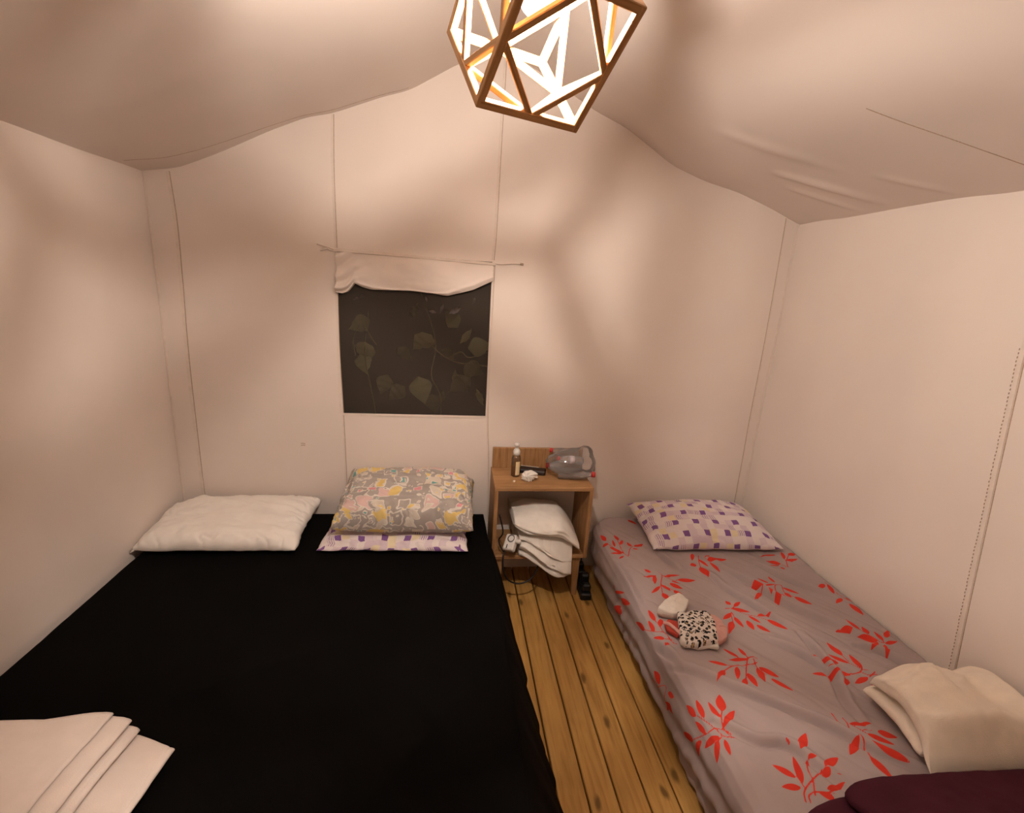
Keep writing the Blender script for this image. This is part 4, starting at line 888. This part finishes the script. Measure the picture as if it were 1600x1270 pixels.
slab('red_fold', [(.842, 1.455), (.850, 1.485), (.875, 1.508), (.905, 1.495), (.90, 1.43), (.87, 1.415)], .014, fabric('red_trim', (.45, .06, .04), scale=40), BZ + .002, lc, 415, .003, .2)
tube('pink_strap', [(.850, 1.490, BZ + .010), (.860, 1.472, BZ + .020), (.875, 1.432, BZ + .022), (.888, 1.400, BZ + .016)], .007, mk_pink, lc, 8, 16)
slab('white_underside', [(.868, 1.40), (.885, 1.372), (.925, 1.352), (.965, 1.360), (1.0, 1.350), (1.012, 1.378), (.95, 1.42)], .012, M_tissue, BZ + .002, lc, 417, .004, .1, soft=1)
slab('printed_front', [(.918, 1.528), (.898, 1.475), (.882, 1.429), (.858, 1.372), (.868, 1.358), (.92, 1.352), (.96, 1.362), (1.003, 1.366), (1.022, 1.41), (1.040, 1.456), (1.048, 1.50), (1.046, 1.520), (.995, 1.532), (.955, 1.522)], .026, M_leo, BZ + .010, lc, 419, .010, .15, soft=1)

# folded cream blanket by the right wall
def map_rb(u, v, w_, s):
    y = .862 + .25 * v + .02 * np.sin(w_ * 40) * (v - .5)
    x = 1.385 + u + .012 * fbm(y * 12, w_ * 20, 0, 501, 2) + .02 * (v - .5) * (1 - np.clip(u / .1, 0, 1)); x = np.minimum(x, 1.795)
    z = BZ + .004 + w_ * (1 - .22 * (2 * v - 1) ** 4) * (1 + .10 * np.sin(x * 9 + 1) + .18 * fbm(x * 8, y * 10, 0, 505, 2)) + .005 * fbm(x * 25, y * 25, w_ * 20, 503, 2)
    top = np.clip((s - .60) / .06, 0, 1); dr = np.clip(1 - v / .22, 0, 1) ** 1.4 * top; y = y + .05 * np.clip(1 - v / .35, 0, 1) * (1 - top); y = y - .022 * np.clip(1 - v / .3, 0, 1) * top
    z = z * (1 - dr) + (BZ + .016) * dr + .010 * top * np.exp(-((fbm(x * 6, y * 8, 0, 507, 2)) / .12) ** 2) * (1 - dr) - .018 * top * np.exp(-((x - 1.66) / .03) ** 2)
    return x, y, z
folded('folded_blanket', [(.37, .018), (.06, .020), (-.005, .030), (.00, .048), (.07, .056), (.34, .058), (.375, .075), (.33, .084), (.06, .084), (-.008, .090), (-.020, .106), (.002, .122), (.10, .136), (.22, .142), (.34, .146), (.385, .125)], .022, map_rb, M_cream, nprof=150, nv=44)
tag(bpy.data.objects['folded_blanket'], 'thick folded cream blanket on the single bed against the right wall', 'blanket')

# folded cream blanket on the black bed
def map_lb(u, v, w_, s):
    y = .72 + .385 * v + .030 * np.interp(u, [-.6, -.15, -.08, -.03, 0.06, .15], [.15, .0, .35, .55, .10, -1.2]) * v
    x = -.86 + u - .10 * (1 - v) * np.clip((u + .3) / .3, 0, 1) * .3 + .005 * fbm(y * 12, w_ * 40, 0, 511, 2)
    z = BZ + .008 + w_ + .004 * fbm(x * 14, y * 14, 0, 513, 3) + .006 * np.sin(np.clip(v, 0, 1) * math.pi) * np.clip((u + .05) * 4, 0, 1)
    return x, y, z
folded('folded_blanket', [(-.42, .006), (.06, .007), (.145, .010), (.150, .018), (.08, .022), (-.40, .020), (-.44, .028), (-.40, .036), (-.02, .038), (.045, .040), (.046, .050), (-.02, .052), (-.40, .050), (-.44, .057), (-.40, .064), (-.05, .066), (.022, .067), (.024, .076), (-.04, .079), (-.40, .078), (-.44, .086), (-.40, .094), (-.10, .094), (-.012, .090)], .0085, map_lb, M_creamL, nprof=260, nv=44)
tag(bpy.data.objects['folded_blanket.001'], 'flat folded cream blanket with layered edge on the black bed', 'blanket')

# folded maroon blanket at the foot of the single bed
M_mar = fabric('maroon_cloth', (.060, .012, .022), var=.10, scale=10, weave=500, bump=.3)
mb = tag(empty('maroon_blanket', (1.3, .66, BZ)), 'dark maroon folded blanket at the foot of the single bed', 'blanket')
slab('lower_layer', [(.835, .745), (.90, .785), (.985, .812), (1.10, .818), (1.40, .812), (1.76, .80), (1.77, .55), (1.3, .54), (.86, .56), (.82, .66)], .030, M_mar, BZ + .006, mb, 521, .004, .1)
slab('upper_layer', [(1.005, .800), (1.06, .824), (1.15, .832), (1.40, .826), (1.77, .812), (1.78, .54), (1.3, .53), (1.18, .545), (1.10, .68), (1.02, .765)], .026, M_mar, BZ + .044, mb, 523, .004, .1)

# ------------------------------------------------------------------ pendant lamp
V2 = np.array((.0340, .9027, 1.9490)); E1 = np.array((.1828, .0765, -.0009)); E0 = np.array((-.0510, .1224, .1475)); E2 = np.array((.0595, -.1360, .1335))
lamp = tag(empty('pendant_lamp', (.132, .935, 1.949)), 'cube shaped wooden strip pendant lamp hanging lit from the tent ridge', 'lamp')
cen = V2 + (E0 + E1 + E2) / 2
def bar(name, a, b, wd, nrm, ext=0.0, inset=0.0):
    a = np.array(a); b = np.array(b); d = b - a; L_ = np.linalg.norm(d); d /= L_
    nrm = np.array(nrm) - d * (np.array(nrm) @ d); nrm /= np.linalg.norm(nrm); s = np.cross(nrm, d)
    R_ = np.stack([s, nrm, d], 1); v, f = box((0, 0, 0), (wd, wd, L_ + ext), None, .0014)
    o = mk(name, v, f, M_lampwood, None, origin=(0, 0, 0)); fixn(o)
    o.parent = lamp; o.matrix_basis = Matrix.Translation(Vector((a + b) / 2 - nrm * inset) - Vector(WORLD['pendant_lamp'])) @ Matrix(R_).to_4x4()
    return o
A = [E0, E1, E2]
for i in range(3):
    j, k = [q for q in range(3) if q != i]
    for sj in (0, 1):
        for sk_ in (0, 1):
            p = V2 + A[j] * sj + A[k] * sk_
            bar('frame_bar', p, p + A[i], .0135, A[j] * (sj - .5) * 2, .0125)
for i in range(3):
    j, k = [q for q in range(3) if q != i]
    for si in (0, 1):
        o = V2 + A[i] * si; mid = [o + A[j] / 2, o + A[j] + A[k] / 2, o + A[k] + A[j] / 2, o + A[k] / 2]
        for q in range(4): bar('diamond_bar', mid[q], mid[(q + 1) % 4], .0112, A[i] * (si - .5) * 2, 0, 0)
M_bulb = bpy.data.materials.new('lit_bulb'); M_bulb.use_nodes = True; n, l = nodes_of(M_bulb); n.remove(n['Principled BSDF'])
em = n.new('ShaderNodeEmission'); em.inputs[0].default_value = (*BULB_COLOR, 1); em.inputs[1].default_value = BULB_STRENGTH; l.new(em.outputs[0], n['Material Output'].inputs[0])
bc = np.array((.1275, .9333, 2.1275))
core_o = lathe('bulb_core', [(.0145 * math.sin(a), -.0145 * math.cos(a)) for a in np.linspace(0.02, 3.12, 12)], M_bulb, Matrix.Translation(bc), lamp, 20)
M_globe = bpy.data.materials.new('bulb_glass'); M_globe.use_nodes = True; n, l = nodes_of(M_globe); n.remove(n['Principled BSDF'])
e2 = n.new('ShaderNodeEmission'); e2.inputs[0].default_value = (*BULB_COLOR, 1); e2.inputs[1].default_value = 14.0
t2 = n.new('ShaderNodeBsdfTransparent'); m2 = n.new('ShaderNodeMixShader'); m2.inputs[0].default_value = .18
l.new(t2.outputs[0], m2.inputs[1]); l.new(e2.outputs[0], m2.inputs[2]); l.new(m2.outputs[0], n['Material Output'].inputs[0])
prof = [(0, -.034)] + [(.034 * math.sin(a), -.034 * math.cos(a)) for a in np.linspace(.25, 2.35, 12)] + [(.017, .036), (.014, .044)]
globe_o = lathe('bulb_globe', prof, M_globe, Matrix.Translation(bc), lamp, 24)
core_o.parent = globe_o; core_o.location = Vector(WORLD[core_o.name]) - Vector(WORLD[globe_o.name])
lathe('socket', [(0, .042), (.018, .042), (.0195, .047), (.0195, .076), (.0135, .085), (.005, .089), (0, .090)], M_black, Matrix.Translation(bc), lamp, 20)
topz = float(ceil_z(.134, .929))
tube('cord', [bc + (0, 0, .085), (.133, .930, 2.25), (.134, .929, 2.45), (.134, .929, topz + .002)], .0035, M_black, lamp, 8, 16)
lathe('ceiling_cup', [(0, -.03), (.03, -.03), (.036, -.02), (.036, 0), (0, 0)], M_lampwood, Matrix.Translation((.134, .929, topz)), lamp, 20)
